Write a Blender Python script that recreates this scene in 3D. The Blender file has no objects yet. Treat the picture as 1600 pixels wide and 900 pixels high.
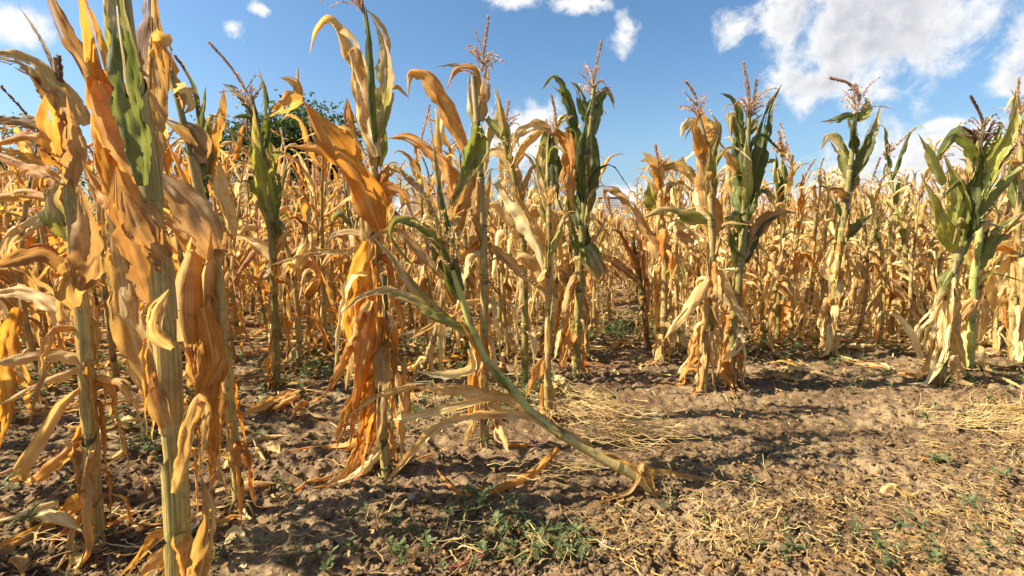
import bpy, math, random
import numpy as np

S = bpy.context.scene
COL = S.collection
# ------------------------------------------------------------------ camera
H0, F, HY = 0.75, 760.0, 350.0            # eye height, focal length and horizon row in photo pixels
TH = math.atan((450.0 - HY) / F)
CT, ST = math.cos(TH), math.sin(TH)
cam = bpy.data.cameras.new("camera"); cam.sensor_width = 36.0; cam.lens = 36.0 * F / 1600.0
cam.clip_start = 0.02; cam.clip_end = 3000
co = bpy.data.objects.new("camera", cam); COL.objects.link(co)
co.location = (0, 0, H0); co.rotation_euler = (math.pi / 2 - TH, 0, 0)
S.camera = co
S.render.resolution_x, S.render.resolution_y = 1024, 576
S.view_settings.view_transform = 'Standard'; S.view_settings.look = 'None'
S.view_settings.exposure = 1.40; S.view_settings.gamma = 1.0
S.cycles.max_bounces = 6; S.cycles.diffuse_bounces = 3; S.cycles.transmission_bounces = 4; S.cycles.glossy_bounces = 2

# ------------------------------------------------------------------ sun and sky
SAZ, SEL = math.radians(-95), math.radians(42)
sv = np.array([math.sin(SAZ) * math.cos(SEL), math.cos(SAZ) * math.cos(SEL), math.sin(SEL)])
sun = bpy.data.lights.new("sun", 'SUN'); sun.energy = 5.0; sun.angle = math.radians(0.53); sun.color = (1.0, 0.91, 0.74)
so = bpy.data.objects.new("sun", sun); COL.objects.link(so)
from mathutils import Vector
so.rotation_euler = Vector(-sv).to_track_quat('-Z', 'Y').to_euler()


class G:
    """small helper for node trees"""
    def __init__(s, tree): s.t = tree; s.n = tree.nodes; s.l = tree.links
    def node(s, typ, **kw):
        n = s.n.new(typ)
        for k, v in kw.items(): setattr(n, k, v)
        return n
    def put(s, sock, v):
        if v is None: return
        if isinstance(v, bpy.types.NodeSocket): s.l.new(v, sock)
        else:
            if isinstance(v, tuple) and len(v) == 3 and sock.type == 'RGBA': v = v + (1.0,)
            sock.default_value = v
    def m(s, op, a, b=None, c=None, clamp=False):
        n = s.node('ShaderNodeMath', operation=op); n.use_clamp = clamp
        for i, v in enumerate((a, b, c)): s.put(n.inputs[i], v)
        return n.outputs[0]
    def vm(s, op, a, b=None):
        n = s.node('ShaderNodeVectorMath', operation=op)
        s.put(n.inputs[0], a); s.put(n.inputs[1], b)
        return n.outputs['Value'] if op in ('DOT_PRODUCT', 'LENGTH') else n.outputs['Vector']
    def mix(s, f, a, b, mode='MIX'):
        n = s.node('ShaderNodeMix', data_type='RGBA', blend_type=mode)
        s.put(n.inputs[0], f); s.put(n.inputs[6], a); s.put(n.inputs[7], b)
        return n.outputs[2]
    def xyz(s, x, y, z):
        n = s.node('ShaderNodeCombineXYZ')
        for i, v in enumerate((x, y, z)): s.put(n.inputs[i], v)
        return n.outputs[0]
    def noise(s, vec, scale=1.0, detail=3.0, rough=0.55, dist=0.0):
        n = s.node('ShaderNodeTexNoise'); s.put(n.inputs['Vector'], vec)
        n.inputs['Scale'].default_value = scale; n.inputs['Detail'].default_value = detail
        n.inputs['Roughness'].default_value = rough; n.inputs['Distortion'].default_value = dist
        return n.outputs[0]
    def sm(s, x, a, b):
        n = s.node('ShaderNodeMapRange', interpolation_type='SMOOTHSTEP')
        for i, v in enumerate((x, a, b, 0.0, 1.0)): s.put(n.inputs[i], v)
        return n.outputs[0]
    def ramp(s, f, stops):
        n = s.node('ShaderNodeValToRGB'); s.put(n.inputs[0], f)
        e = n.color_ramp.elements
        while len(e) < len(stops): e.new(0.5)
        for i, (p, c) in enumerate(stops): e[i].position = p; e[i].color = c + (1.0,)
        return n.outputs[0]


def pxdir(px, py):
    xc, yc = (px - 800.0) / F, (450.0 - py) / F
    return np.array([xc, CT + yc * ST, -ST + yc * CT])

world = bpy.data.worlds.new("World"); S.world = world; world.use_nodes = True
g = G(world.node_tree); g.n.clear()
sky = g.node('ShaderNodeTexSky', sky_type='NISHITA'); sky.sun_disc = False
sky.sun_elevation = SEL; sky.sun_rotation = SAZ; sky.altitude = 200; sky.air_density = 1.0
sky.dust_density = 2.0; sky.ozone_density = 3.0
tc = g.node('ShaderNodeTexCoord')
sp = g.node('ShaderNodeSeparateXYZ'); g.l.new(tc.outputs['Generated'], sp.inputs[0])
az = g.m('ARCTAN2', sp.outputs[0], sp.outputs[1]); el = g.m('ARCSINE', sp.outputs[2])
# cumulus: (azimuth, elevation, half width, half height, greyness) as seen from the field
clouds = []
for px, py, rx, ry, k in ((1355, 50, 185, 118, 1.0), (1235, 20, 70, 60, .4), (1430, 20, 110, 90, .8), (1275, 132, 95, 44, .5), (1665, 60, 125, 120, .75), (1600, 130, 70, 35, .4),
                          (1440, 268, 190, 105, .25), (1340, 290, 110, 70, .2), (1580, 280, 170, 90, .4), (1260, 325, 230, 60, .3), (1470, 195, 60, 16, .3),
                          (800, -6, 50, 20, .2), (974, 60, 20, 24, 0), (938, 4, 16, 12, 0), (362, 45, 16, 12, 0), (20, 40, 60, 22, 0), (820, 220, 90, 60, .1),
                          (1050, 318, 180, 46, .1), (400, 345, 130, 45, .1), (650, 330, 120, 30, .1), (1150, 45, 40, 20, 0), (905, 5, 30, 10, 0), (410, 15, 14, 8, 0)):
    d = pxdir(px, py); d = d / np.linalg.norm(d); r = math.cos(math.atan((px - 800) / F))
    clouds.append((math.atan2(d[0], d[1]), math.asin(d[2]), rx / F * r * r, ry / F * r, k))
crng = random.Random(5)
for i in range(7):                       # the sky goes on round the horizon in the same way
    clouds.append((math.radians(78 + 32 * i + crng.uniform(-6, 6)), crng.uniform(.1, .6), crng.uniform(.12, .25), crng.uniform(.08, .14), crng.uniform(.2, .9)))
dens = None; grey = None
for a0, e0, ra, re_, k in clouds:
    if k == 0: ra, re_ = ra * 2.0, re_ * 1.9
    if a0 > math.pi: a0 -= 2 * math.pi
    x = g.m('MULTIPLY', g.m('SUBTRACT', az, a0), 1 / ra); y = g.m('MULTIPLY', g.m('SUBTRACT', el, e0), 1 / re_)
    v = g.m('SUBTRACT', 1.0, g.m('SQRT', g.m('ADD', g.m('MULTIPLY', x, x), g.m('MULTIPLY', y, y))))
    v = g.m('SUBTRACT', g.m('MAXIMUM', v, -1.0), .30 if k == 0 else 0.0)
    kk = g.m('MULTIPLY', g.sm(v, -.35, .45), k)
    if dens is None: dens, grey = v, kk
    else:
        dens = g.node('ShaderNodeMath', operation='SMOOTH_MAX').outputs[0] if False else g.m('SMOOTH_MAX', dens, v, .15)
        grey = g.m('MAXIMUM', grey, kk)
dirv = tc.outputs['Generated']
n1 = g.noise(dirv, 5.0, 4, .5, .2); n4 = g.noise(dirv, 21.0, 8, .60, .3); n5 = g.noise(g.vm('ADD', dirv, tuple(sv * .012)), 21.0, 8, .60, .3); n3 = g.noise(dirv, 6.0, 5, .55, .2)
den = g.m('ADD', dens, g.m('ADD', g.m('MULTIPLY', g.m('SUBTRACT', n1, .5), .5), g.m('MULTIPLY', g.m('SUBTRACT', n4, .5), 1.9)))
cov = g.m('MULTIPLY', g.sm(den, .0, .62), .98)
relief = g.m('MULTIPLY', g.m('SUBTRACT', n4, n5), 2.2)
gr = g.m('ADD', g.m('MULTIPLY', grey, .8), g.m('MULTIPLY', g.m('SUBTRACT', n3, .54), 1.6))
gr = g.m('MULTIPLY', gr, g.sm(den, .25, .9))
gr = g.m('SUBTRACT', gr, relief, None, True)
ccol = g.mix(gr, (7.1, 7.1, 7.1), (4.3, 4.45, 4.8))
hz = g.m('MULTIPLY', g.sm(el, .34, -.03), .38)
skyc = g.mix(1.0, sky.outputs[0], (.88, 1.14, 1.24), 'MULTIPLY')
skyc = g.mix(hz, skyc, (4.1, 5.2, 6.2)); final = g.mix(cov, skyc, ccol)
bg = g.node('ShaderNodeBackground'); bg.inputs[1].default_value = 0.055
g.l.new(final, bg.inputs[0])
out = g.node('ShaderNodeOutputWorld'); g.l.new(bg.outputs[0], out.inputs[0])

# ------------------------------------------------------------------ noise and mesh helpers
def _hash(ix, iy, seed):
    h = (ix.astype(np.int64) * 374761393 + iy.astype(np.int64) * 668265263 + seed * 974634713) & 0xffffffff
    h = ((h ^ (h >> 13)) * 1274126177) & 0xffffffff
    return ((h ^ (h >> 16)) & 0xffffff) / float(0xffffff)

def vnoise(x, y, seed=0):
    ix, iy = np.floor(x), np.floor(y); fx, fy = x - ix, y - iy
    fx = fx * fx * (3 - 2 * fx); fy = fy * fy * (3 - 2 * fy)
    a, b = _hash(ix, iy, seed), _hash(ix + 1, iy, seed); c, d = _hash(ix, iy + 1, seed), _hash(ix + 1, iy + 1, seed)
    return (a * (1 - fx) + b * fx) * (1 - fy) + (c * (1 - fx) + d * fx) * fy

def fbm(x, y, oct=4, seed=0):
    s, a = 0.0, 1.0
    for o in range(oct): s = s + a * (vnoise(x * 2 ** o, y * 2 ** o, seed + o) - .5); a *= .5
    return s

def lumps(x, y, seed):
    """rounded clods on a jittered lattice, height 0..1"""
    ix, iy = np.floor(x), np.floor(y); best = np.zeros_like(x)
    for dx in (-1, 0, 1):
        for dy in (-1, 0, 1):
            jx, jy = ix + dx, iy + dy
            px, py = jx + _hash(jx, jy, seed), jy + _hash(jx, jy, seed + 1); r = .35 + .45 * _hash(jx, jy, seed + 2)
            d2 = ((x - px) ** 2 + (y - py) ** 2) / (r * r)
            best = np.maximum(best, np.sqrt(np.maximum(0, 1 - d2)) * r)
    return best

def soft(x, y):                         # the lie of the soil without its clods
    return .030 * fbm(x * 1.6, y * 2.6, 3, 11) + .012 * np.sin(y * 9 + 2.5 * vnoise(x * 1.3, y * .7, 4)) * np.clip(1.2 - y / 9, .2, 1)

def gz(x, y):
    return float(soft(np.array([x], float), np.array([y], float))[0])

def soil(x, y):
    z = soft(x, y)
    wx, wy = x + .085 * fbm(x * 22, y * 22, 4, 31), y + .085 * fbm(x * 22 + 9, y * 22, 4, 32)
    patch = np.clip(.35 + 1.3 * (vnoise(x * 2.1, y * 2.1, 41) - .25), .15, 1.3)
    z = z + patch * (.022 * lumps(wx * 9, wy * 9, 51) + .013 * lumps(wx * 22, wy * 22, 61) + .006 * lumps(wx * 48, wy * 48, 71)) + .016 * np.abs(fbm(x * 26, y * 26, 3, 91))
    return z + .016 * fbm(x * 34, y * 34, 4, 81) - .018

def make_mesh(name, V, Fs, uv=None, attrs=None, mats=(), mi=None, smooth=True):
    me = bpy.data.meshes.new(name)
    V = np.asarray(V, np.float32); me.vertices.add(len(V)); me.vertices.foreach_set('co', V.ravel())
    if not isinstance(Fs, list): Fs = [Fs]
    Fs = [np.asarray(f, np.int32) for f in Fs if len(f)]
    idx = np.concatenate([f.ravel() for f in Fs]); tot = np.concatenate([np.full(len(f), f.shape[1], np.int32) for f in Fs])
    me.loops.add(len(idx)); me.loops.foreach_set('vertex_index', idx)
    me.polygons.add(len(tot)); me.polygons.foreach_set('loop_start', np.concatenate([[0], np.cumsum(tot)[:-1]]).astype(np.int32))
    if uv is not None:
        l = me.uv_layers.new(name='UVMap'); l.data.foreach_set('uv', np.asarray(uv, np.float32)[idx].ravel())
    for k, a in (attrs or {}).items():
        at = me.attributes.new(k, 'FLOAT', 'POINT'); at.data.foreach_set('value', np.asarray(a, np.float32))
    for m in mats: me.materials.append(m)
    if mi is not None: me.polygons.foreach_set('material_index', np.asarray(mi, np.int32))
    me.update(calc_edges=True)
    if smooth: me.polygons.foreach_set('use_smooth', np.ones(len(tot), bool))
    return me

class MB:
    """collects pieces that share one mesh"""
    def __init__(s): s.V = []; s.F3 = []; s.F4 = []; s.uv = []; s.r = []; s.f = []; s.n = 0; s.m3 = []; s.m4 = []
    def add(s, V, Fq, uv=None, rnd=0.0, frac=None, mi=0):
        V = np.asarray(V, float); k = len(V); Fq = np.asarray(Fq, int)
        s.V.append(V); s.uv.append(np.zeros((k, 2)) if uv is None else uv)
        s.r.append(np.full(k, rnd) if np.isscalar(rnd) else rnd); s.f.append(np.zeros(k) if frac is None else frac)
        if Fq.shape[1] == 4: s.F4.append(Fq + s.n); s.m4.append(np.full(len(Fq), mi))
        else: s.F3.append(Fq + s.n); s.m3.append(np.full(len(Fq), mi))
        s.n += k
    def mesh(s, name, mats, off=None, smooth=True):
        V = np.concatenate(s.V)
        if off is not None: V = V - off
        Fs = ([np.concatenate(s.F3)] if s.F3 else []) + ([np.concatenate(s.F4)] if s.F4 else [])
        mi = np.concatenate(s.m3 + s.m4)
        return make_mesh(name, V, Fs, np.concatenate(s.uv), {'rnd': np.concatenate(s.r), 'frac': np.concatenate(s.f)}, mats, mi, smooth)

def nrm(a): return a / np.maximum(np.linalg.norm(a, axis=-1, keepdims=True), 1e-9)

def curve(P, n):
    """smooth curve through the points P, n segments"""
    P = np.asarray(P, float)
    if len(P) == 2: return P[0] + (P[1] - P[0]) * np.linspace(0, 1, n + 1)[:, None]
    t = np.concatenate([[0], np.cumsum(np.maximum(np.linalg.norm(np.diff(P, axis=0), axis=1), 1e-6))])
    M = np.gradient(P, t, axis=0)
    x = np.linspace(0, t[-1], n + 1); i = np.clip(np.searchsorted(t, x, side='right') - 1, 0, len(t) - 2)
    h = (t[i + 1] - t[i])[:, None]; u = ((x - t[i])[:, None]) / h
    return (2 * u ** 3 - 3 * u ** 2 + 1) * P[i] + (u ** 3 - 2 * u ** 2 + u) * h * M[i] + (-2 * u ** 3 + 3 * u ** 2) * P[i + 1] + (u ** 3 - u ** 2) * h * M[i + 1]

def grid_faces(n, m):
    a = (np.arange(n)[:, None] * (m + 1) + np.arange(m)[None, :]).ravel()
    return np.stack([a, a + 1, a + m + 2, a + m + 1], 1)

def ribbon(C, side, tw, w, m, rng, fold=.25, wave=.10, crum=.08, roll=.9, torn=1.0):
    """a leaf blade along C: crosswise fold at the midrib, wavy margins, crumpling"""
    n = len(C) - 1
    T = nrm(np.gradient(C, axis=0)); Sd = nrm(side - T * np.sum(side * T, 1, keepdims=True)); N = np.cross(T, Sd)
    c, s_ = np.cos(tw)[:, None], np.sin(tw)[:, None]
    S2 = Sd * c + N * s_; N2 = N * c - Sd * s_
    L = np.concatenate([[0], np.cumsum(np.linalg.norm(np.diff(C, axis=0), axis=1))]); fr = L / L[-1]
    a = np.linspace(-1, 1, m + 1)[None, :]; ph = rng.uniform(0, 6.28, 4); rsign = rng.choice([-1, 1]); W = max(w.max(), 1e-4)
    k = L[-1] / W; F1 = fr[:, None]
    ed = np.where(a < 0, np.sin(F1 * k * 3.1 + ph[0]) + .6 * np.sin(F1 * k * 7.3 + ph[1]), np.sin(F1 * k * 2.7 + ph[2]) + .6 * np.sin(F1 * k * 6.1 + ph[3]))
    nz = vnoise((a + 3) * 2.2 + ph[0] * 9, F1 * k * 2.3 + ph[1] * 7, 5) - .5 + .7 * (vnoise((a + 3) * 5.2 + ph[2] * 9, F1 * k * 3.4 + ph[3] * 7, 6) - .5)
    tear = np.clip((vnoise(F1 * k * 2.6 + ph[2] * 5, np.sign(a) * 3 + 10 + 0 * F1, 9) - .62) * 3, 0, .8) + .25 * (vnoise(F1 * k * 7 + ph[1] * 5, np.sign(a) * 3 + 20 + 0 * F1, 10) - .5)
    jag = 1 - torn * tear * np.abs(a) ** 2
    ww = w[:, None]
    roll = np.clip(roll * (.35 + 1.5 * vnoise(F1 * 3.3 + ph[3] * 11, 0 * F1, 12)), .05, 2.6)
    X = ww * .5 * np.sin(a * roll) / roll * jag * math.cos(math.atan(fold))
    Z = ww * .5 * (1 - np.cos(a * roll)) / roll * rsign + fold * np.abs(a) * ww * .5 + wave * ww * a * a * ed * .5 + crum * ww * nz * 2 + .012 * ww * np.sin(a * 7.5 + ph[0] + 1.5 * nz) + .07 * ww * (vnoise((a + 2) * 6.5 + ph[1] * 7, F1 * k * .9 + ph[0] * 5, 14) - .5)
    V = C[:, None, :] + S2[:, None, :] * X[..., None] + N2[:, None, :] * Z[..., None]
    uv = np.stack([np.broadcast_to((a + 1) / 2, X.shape), np.broadcast_to(L[:, None] * 10, X.shape)], -1)
    Fc = grid_faces(n, m)
    if m >= 5 and torn > .3:                          # splits along the veins and nibbled margins
        keep = np.ones((n, m), bool)
        for _ in range(int(rng.integers(0, 4)) if m > 5 else 0):
            c_ = int(rng.integers(1, m - 1)); c_ += c_ == m // 2; r0 = int(rng.uniform(.35, .85) * n); keep[r0:r0 + int(rng.uniform(.08, .3) * n) + 1, min(c_, m - 1)] = False
        e_ = rng.uniform(0, 1, (n, 2)) < .07; keep[:, 0] &= ~e_[:, 0]; keep[:, -1] &= ~e_[:, 1]
        Fc = Fc[keep.ravel()]
    return V.reshape(-1, 3), Fc, uv.reshape(-1, 2), np.repeat(fr, m + 1)

def tube(C, r, k=8, cap=True):
    C = np.asarray(C, float); n = len(C) - 1; T = nrm(np.gradient(C, axis=0))
    ref = np.array([.31, .95, .05]) if abs(T[0] @ np.array([.31, .95, .05])) < .9 else np.array([1., 0, .1])
    A = nrm(np.cross(T, ref)); B = np.cross(T, A)
    th = np.linspace(0, 2 * np.pi, k + 1)
    r = np.broadcast_to(r, (n + 1,)) if np.ndim(r) < 2 else r
    V = C[:, None, :] + (A[:, None, :] * np.cos(th)[None, :, None] + B[:, None, :] * np.sin(th)[None, :, None]) * np.asarray(r)[:, None, None]
    L = np.concatenate([[0], np.cumsum(np.linalg.norm(np.diff(C, axis=0), axis=1))])
    uv = np.stack(np.broadcast_arrays((th / 6.2832)[None, :], (L * 10)[:, None]), -1)
    return V.reshape(-1, 3), grid_faces(n, k), uv.reshape(-1, 2), np.repeat(L / max(L[-1], 1e-6), k + 1)

def obj(name, me, parent=None, loc=None):
    o = bpy.data.objects.new(name, me); COL.objects.link(o)
    if parent is not None: o.parent = parent
    if loc is not None: o.location = loc
    return o

def tag(o, label=None, cat=None, group=None, kind=None):
    for k, v in (('label', label), ('category', cat), ('group', group), ('kind', kind)):
        if v: o[k] = v
    return o

# ------------------------------------------------------------------ materials
def new_mat(name):
    m = bpy.data.materials.new(name); m.use_nodes = True; q = G(m.node_tree); q.n.clear()
    o = q.node('ShaderNodeOutputMaterial')
    return m, q, o

def attr(q, name): return q.node('ShaderNodeAttribute', attribute_name=name).outputs['Fac']

def leaf_mat(name, dark, mid, light, trans, tr=.42, dry=None, spot=.5):
    m, q, o = new_mat(name)
    uv = q.node('ShaderNodeUVMap').outputs[0]; s = q.node('ShaderNodeSeparateXYZ'); q.l.new(uv, s.inputs[0]); u, v = s.outputs[0], s.outputs[1]
    rr = q.m('FRACT', q.m('ADD', q.node('ShaderNodeObjectInfo').outputs['Random'], attr(q, 'rnd')))
    st = q.noise(q.xyz(q.m('MULTIPLY', u, 62.0), q.m('MULTIPLY', v, .6), q.m('MULTIPLY', rr, 37.0)), 1.0, 2, .6)
    bl = q.noise(q.xyz(q.m('MULTIPLY', u, 2.2), q.m('MULTIPLY', v, 1.6), q.m('MULTIPLY', rr, 91.0)), 1.0, 4, .62)
    sp_ = q.noise(q.xyz(q.m('MULTIPLY', u, 11.0), q.m('MULTIPLY', v, 6.5), q.m('MULTIPLY', rr, 53.0)), 1.0, 6, .75)
    f = q.m('ADD', q.m('MULTIPLY', st, .60), q.m('MULTIPLY', bl, .60))
    f = q.m('ADD', f, q.m('MULTIPLY', q.m('SUBTRACT', rr, .5), .22))
    col = q.ramp(f, [(.42, dark), (.60, mid), (.76, light)])
    dirt = (dark[0] * .45, dark[1] * .4, dark[2] * .4)
    if dry:                                       # tips and patches of a green blade gone dry
        fr = attr(q, 'frac')
        k = q.sm(q.m('ADD', q.m('ADD', fr, q.m('MULTIPLY', q.m('SUBTRACT', bl, .5), 1.6)), q.m('MULTIPLY', rr, .25)), dry[0], dry[1])
        dc = q.ramp(f, [(.42, (.24, .14, .05)), (.60, (.50, .36, .15)), (.76, (.70, .56, .30))])
        col = q.mix(k, col, dc); trans = q.mix(k, trans, (.85, .48, .13)); dirt = (.1, .05, .02)
    col = q.mix(q.m('MULTIPLY', q.sm(sp_, .56, .70), spot), col, dirt)
    b2 = q.noise(q.xyz(q.m('MULTIPLY', u, 1.6), q.m('MULTIPLY', v, .8), q.m('MULTIPLY', rr, 17.0)), 1.0, 5, .6)
    col = q.mix(q.m('MULTIPLY', q.sm(b2, .56, .66), .55), col, light)
    col = q.mix(q.m('MULTIPLY', q.sm(b2, .44, .36), .6), col, dark)
    eu = q.m('ABSOLUTE', q.m('SUBTRACT', u, .5))
    edge = q.m('MULTIPLY', q.sm(q.m('ADD', eu, q.m('MULTIPLY', q.m('SUBTRACT', sp_, .5), .5)), .40, .56), spot * .8)
    col = q.mix(edge, col, dirt)
    rib = q.m('SUBTRACT', 1.0, q.sm(eu, .018, .05))
    col = q.mix(q.m('MULTIPLY', rib, .7), col, light)
    vein = q.node('ShaderNodeTexWave', wave_type='BANDS', bands_direction='X')
    vein.inputs['Scale'].default_value = 7.5; vein.inputs['Distortion'].default_value = .6; vein.inputs['Detail'].default_value = 1
    q.l.new(uv, vein.inputs['Vector'])
    col = q.mix(q.m('MULTIPLY', q.m('SUBTRACT', 1.0, vein.outputs['Fac']), .03), col, dark)
    hgt = q.m('ADD', q.m('MULTIPLY', st, .7), q.m('ADD', q.m('MULTIPLY', vein.outputs['Fac'], .06), q.m('MULTIPLY', sp_, .9)))
    bp = q.node('ShaderNodeBump'); bp.inputs['Strength'].default_value = .35; bp.inputs['Distance'].default_value = .003; q.l.new(hgt, bp.inputs['Height'])
    p = q.node('ShaderNodeBsdfPrincipled'); p.inputs['Roughness'].default_value = .62; p.inputs['Specular IOR Level'].default_value = .3
    q.put(p.inputs['Base Color'], col); q.l.new(bp.outputs[0], p.inputs['Normal'])
    t = q.node('ShaderNodeBsdfTranslucent')
    tcol = q.mix(.55, trans, col); tcol = q.mix(q.m('MULTIPLY', q.sm(sp_, .56, .72), spot), tcol, dark)
    q.put(t.inputs[0], q.mix(q.m('MULTIPLY', rib, .5), tcol, dark)); q.l.new(bp.outputs[0], t.inputs['Normal'])
    mx = q.node('ShaderNodeMixShader'); mx.inputs[0].default_value = tr
    q.l.new(p.outputs[0], mx.inputs[1]); q.l.new(t.outputs[0], mx.inputs[2]); q.l.new(mx.outputs[0], o.inputs[0])
    return m

LM = {
    'o': leaf_mat('dry_leaf_orange', (.30, .105, .02), (.66, .30, .055), (.86, .55, .19), (1.0, .43, .03), .50),
    't': leaf_mat('dry_leaf_tan', (.25, .125, .038), (.62, .38, .125), (.82, .60, .27), (1.0, .52, .08), .46),
    'p': leaf_mat('dry_leaf_straw', (.44, .26, .08), (.79, .57, .22), (.91, .78, .44), (1.0, .62, .14), .44),
    'b': leaf_mat('dry_leaf_brown', (.16, .08, .03), (.40, .23, .085), (.64, .45, .21), (.84, .36, .06), .42),
    'r': leaf_mat('dry_leaf_red_brown', (.14, .05, .02), (.38, .17, .06), (.56, .31, .13), (.70, .19, .03), .38),
    'g': leaf_mat('leaf_green', (.035, .050, .012), (.135, .155, .036), (.33, .33, .10), (.46, .48, .05), .40, (.75, 1.3), .4),
    'd': leaf_mat('leaf_dark_green', (.024, .032, .010), (.080, .096, .026), (.24, .24, .08), (.36, .38, .05), .36, (.75, 1.25), .4),
    'y': leaf_mat('leaf_half_green', (.07, .08, .02), (.26, .25, .06), (.50, .46, .16), (.70, .58, .08), .42, (.35, .85), .35),
    'v': leaf_mat('leaf_yellow_green', (.14, .14, .025), (.37, .35, .06), (.60, .55, .16), (.76, .66, .07), .42, (.7, 1.2), .3),
}

def stalk_mat(name, c0, c1, dk, period=.62, grow=None):
    m, q, o = new_mat(name)
    uv = q.node('ShaderNodeUVMap').outputs[0]; s = q.node('ShaderNodeSeparateXYZ'); q.l.new(uv, s.inputs[0]); u, v = s.outputs[0], s.outputs[1]
    rr = q.m('FRACT', q.m('ADD', q.node('ShaderNodeObjectInfo').outputs['Random'], attr(q, 'rnd')))
    st = q.noise(q.xyz(q.m('MULTIPLY', u, 40.0), q.m('MULTIPLY', v, .8), q.m('MULTIPLY', rr, 40.0)), 1.0, 3, .6)
    bl = q.noise(q.xyz(q.m('MULTIPLY', u, 3.0), q.m('MULTIPLY', v, 1.8), q.m('MULTIPLY', rr, 71.0)), 1.0, 4, .65)
    col = q.mix(q.sm(q.m('ADD', q.m('MULTIPLY', st, .65), q.m('MULTIPLY', bl, .55)), .47, .73), c1, c0)
    if grow:
        col = q.mix(q.sm(q.m('ADD', attr(q, 'frac'), q.m('MULTIPLY', q.m('SUBTRACT', bl, .5), .5)), grow[2], grow[3]), col, q.mix(st, grow[1], grow[0]))
    ph = q.m('FRACT', q.m('ADD', q.m('MULTIPLY', v, period), q.m('MULTIPLY', q.m('SUBTRACT', bl, .5), .25)))
    col = q.mix(q.m('MULTIPLY', q.sm(q.m('ADD', ph, q.m('MULTIPLY', q.m('SUBTRACT', rr, .5), .2)), .78, .84), q.m('MULTIPLY', q.sm(bl, .40, .58), .85)), col, dk)
    col = q.mix(q.m('MULTIPLY', q.sm(bl, .55, .70), .7), col, (.12, .062, .026))
    bp = q.node('ShaderNodeBump'); bp.inputs['Strength'].default_value = .6; bp.inputs['Distance'].default_value = .004; q.l.new(st, bp.inputs['Height'])
    p = q.node('ShaderNodeBsdfPrincipled'); p.inputs['Roughness'].default_value = .55; p.inputs['Specular IOR Level'].default_value = .35
    q.put(p.inputs['Base Color'], col); q.l.new(bp.outputs[0], p.inputs['Normal']); q.l.new(p.outputs[0], o.inputs[0])
    return m

SM = {
    's': stalk_mat('stalk_straw', (.52, .37, .13), (.28, .18, .06), (.055, .045, .018)),
    'm': stalk_mat('stalk_olive', (.34, .29, .085), (.17, .13, .038), (.04, .04, .014)),
    'k': stalk_mat('stalk_dark', (.17, .13, .05), (.07, .055, .02), (.03, .022, .010)),
    'g': stalk_mat('stalk_green', (.44, .44, .13), (.24, .27, .07), (.16, .2, .05)),
    'f': stalk_mat('stalk_straw_to_green', (.74, .53, .17), (.46, .31, .09), (.42, .28, .08), .62, ((.66, .57, .15), (.38, .34, .08), .34, .66)),
    'h': stalk_mat('sheath_straw', (.64, .44, .13), (.32, .18, .05), (.50, .36, .13), .01),
    'n': stalk_mat('sheath_olive', (.56, .41, .115), (.25, .165, .042), (.2, .2, .06), .01),
}

def simple_mat(name, c0, c1, scale, rough=.8, tr=0, tcol=None, detail=4):
    m, q, o = new_mat(name)
    tcd = q.node('ShaderNodeTexCoord').outputs['Object']
    n = q.noise(tcd, scale, detail, .6)
    rr = q.m('FRACT', q.m('ADD', q.node('ShaderNodeObjectInfo').outputs['Random'], attr(q, 'rnd')))
    f = q.m('ADD', q.sm(n, .3, .7), q.m('MULTIPLY', q.m('SUBTRACT', rr, .5), .7), None, True)
    col = q.mix(f, c0, c1)
    p = q.node('ShaderNodeBsdfPrincipled'); p.inputs['Roughness'].default_value = rough; p.inputs['Specular IOR Level'].default_value = .25
    q.put(p.inputs['Base Color'], col)
    bp = q.node('ShaderNodeBump'); bp.inputs['Strength'].default_value = .5; bp.inputs['Distance'].default_value = .004; q.l.new(n, bp.inputs['Height']); q.l.new(bp.outputs[0], p.inputs['Normal'])
    if tr:
        t = q.node('ShaderNodeBsdfTranslucent'); q.put(t.inputs[0], tcol); mx = q.node('ShaderNodeMixShader'); mx.inputs[0].default_value = tr
        q.l.new(p.outputs[0], mx.inputs[1]); q.l.new(t.outputs[0], mx.inputs[2]); q.l.new(mx.outputs[0], o.inputs[0])
    else: q.l.new(p.outputs[0], o.inputs[0])
    return m

M_TAS = simple_mat('tassel_dry', (.34, .21, .12), (.72, .54, .35), 60, .8, .25, (.8, .4, .2))
M_TASY = simple_mat('tassel_straw', (.42, .26, .10), (.80, .62, .30), 60, .8, .25, (.9, .6, .2))
M_TASB = simple_mat('tassel_dark', (.10, .055, .035), (.30, .17, .11), 60, .8, .2, (.6, .3, .15))
M_CLOD = simple_mat('clod_earth', (.048, .028, .014), (.205, .132, .068), 40, .95)
M_STRAW = simple_mat('straw', (.30, .17, .055), (.72, .53, .22), 9, .7, .25, (.8, .6, .3))
M_WEED = simple_mat('weed_green', (.045, .060, .022), (.165, .19, .075), 30, .6, .28, (.26, .33, .09))
M_WSTEM = simple_mat('weed_stem', (.20, .09, .05), (.32, .25, .10), 30, .6)
M_RED = simple_mat('red_stem', (.26, .035, .03), (.45, .14, .09), 40, .5)
M_STONE = simple_mat('stone_pale', (.20, .15, .105), (.36, .29, .21), 30, .9)
M_BARK = simple_mat('bark', (.035, .026, .018), (.10, .075, .05), 9, .95)
M_TREE = simple_mat('tree_leaf', (.008, .016, .006), (.042, .060, .018), 1.3, .6, .22, (.14, .22, .04))

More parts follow.
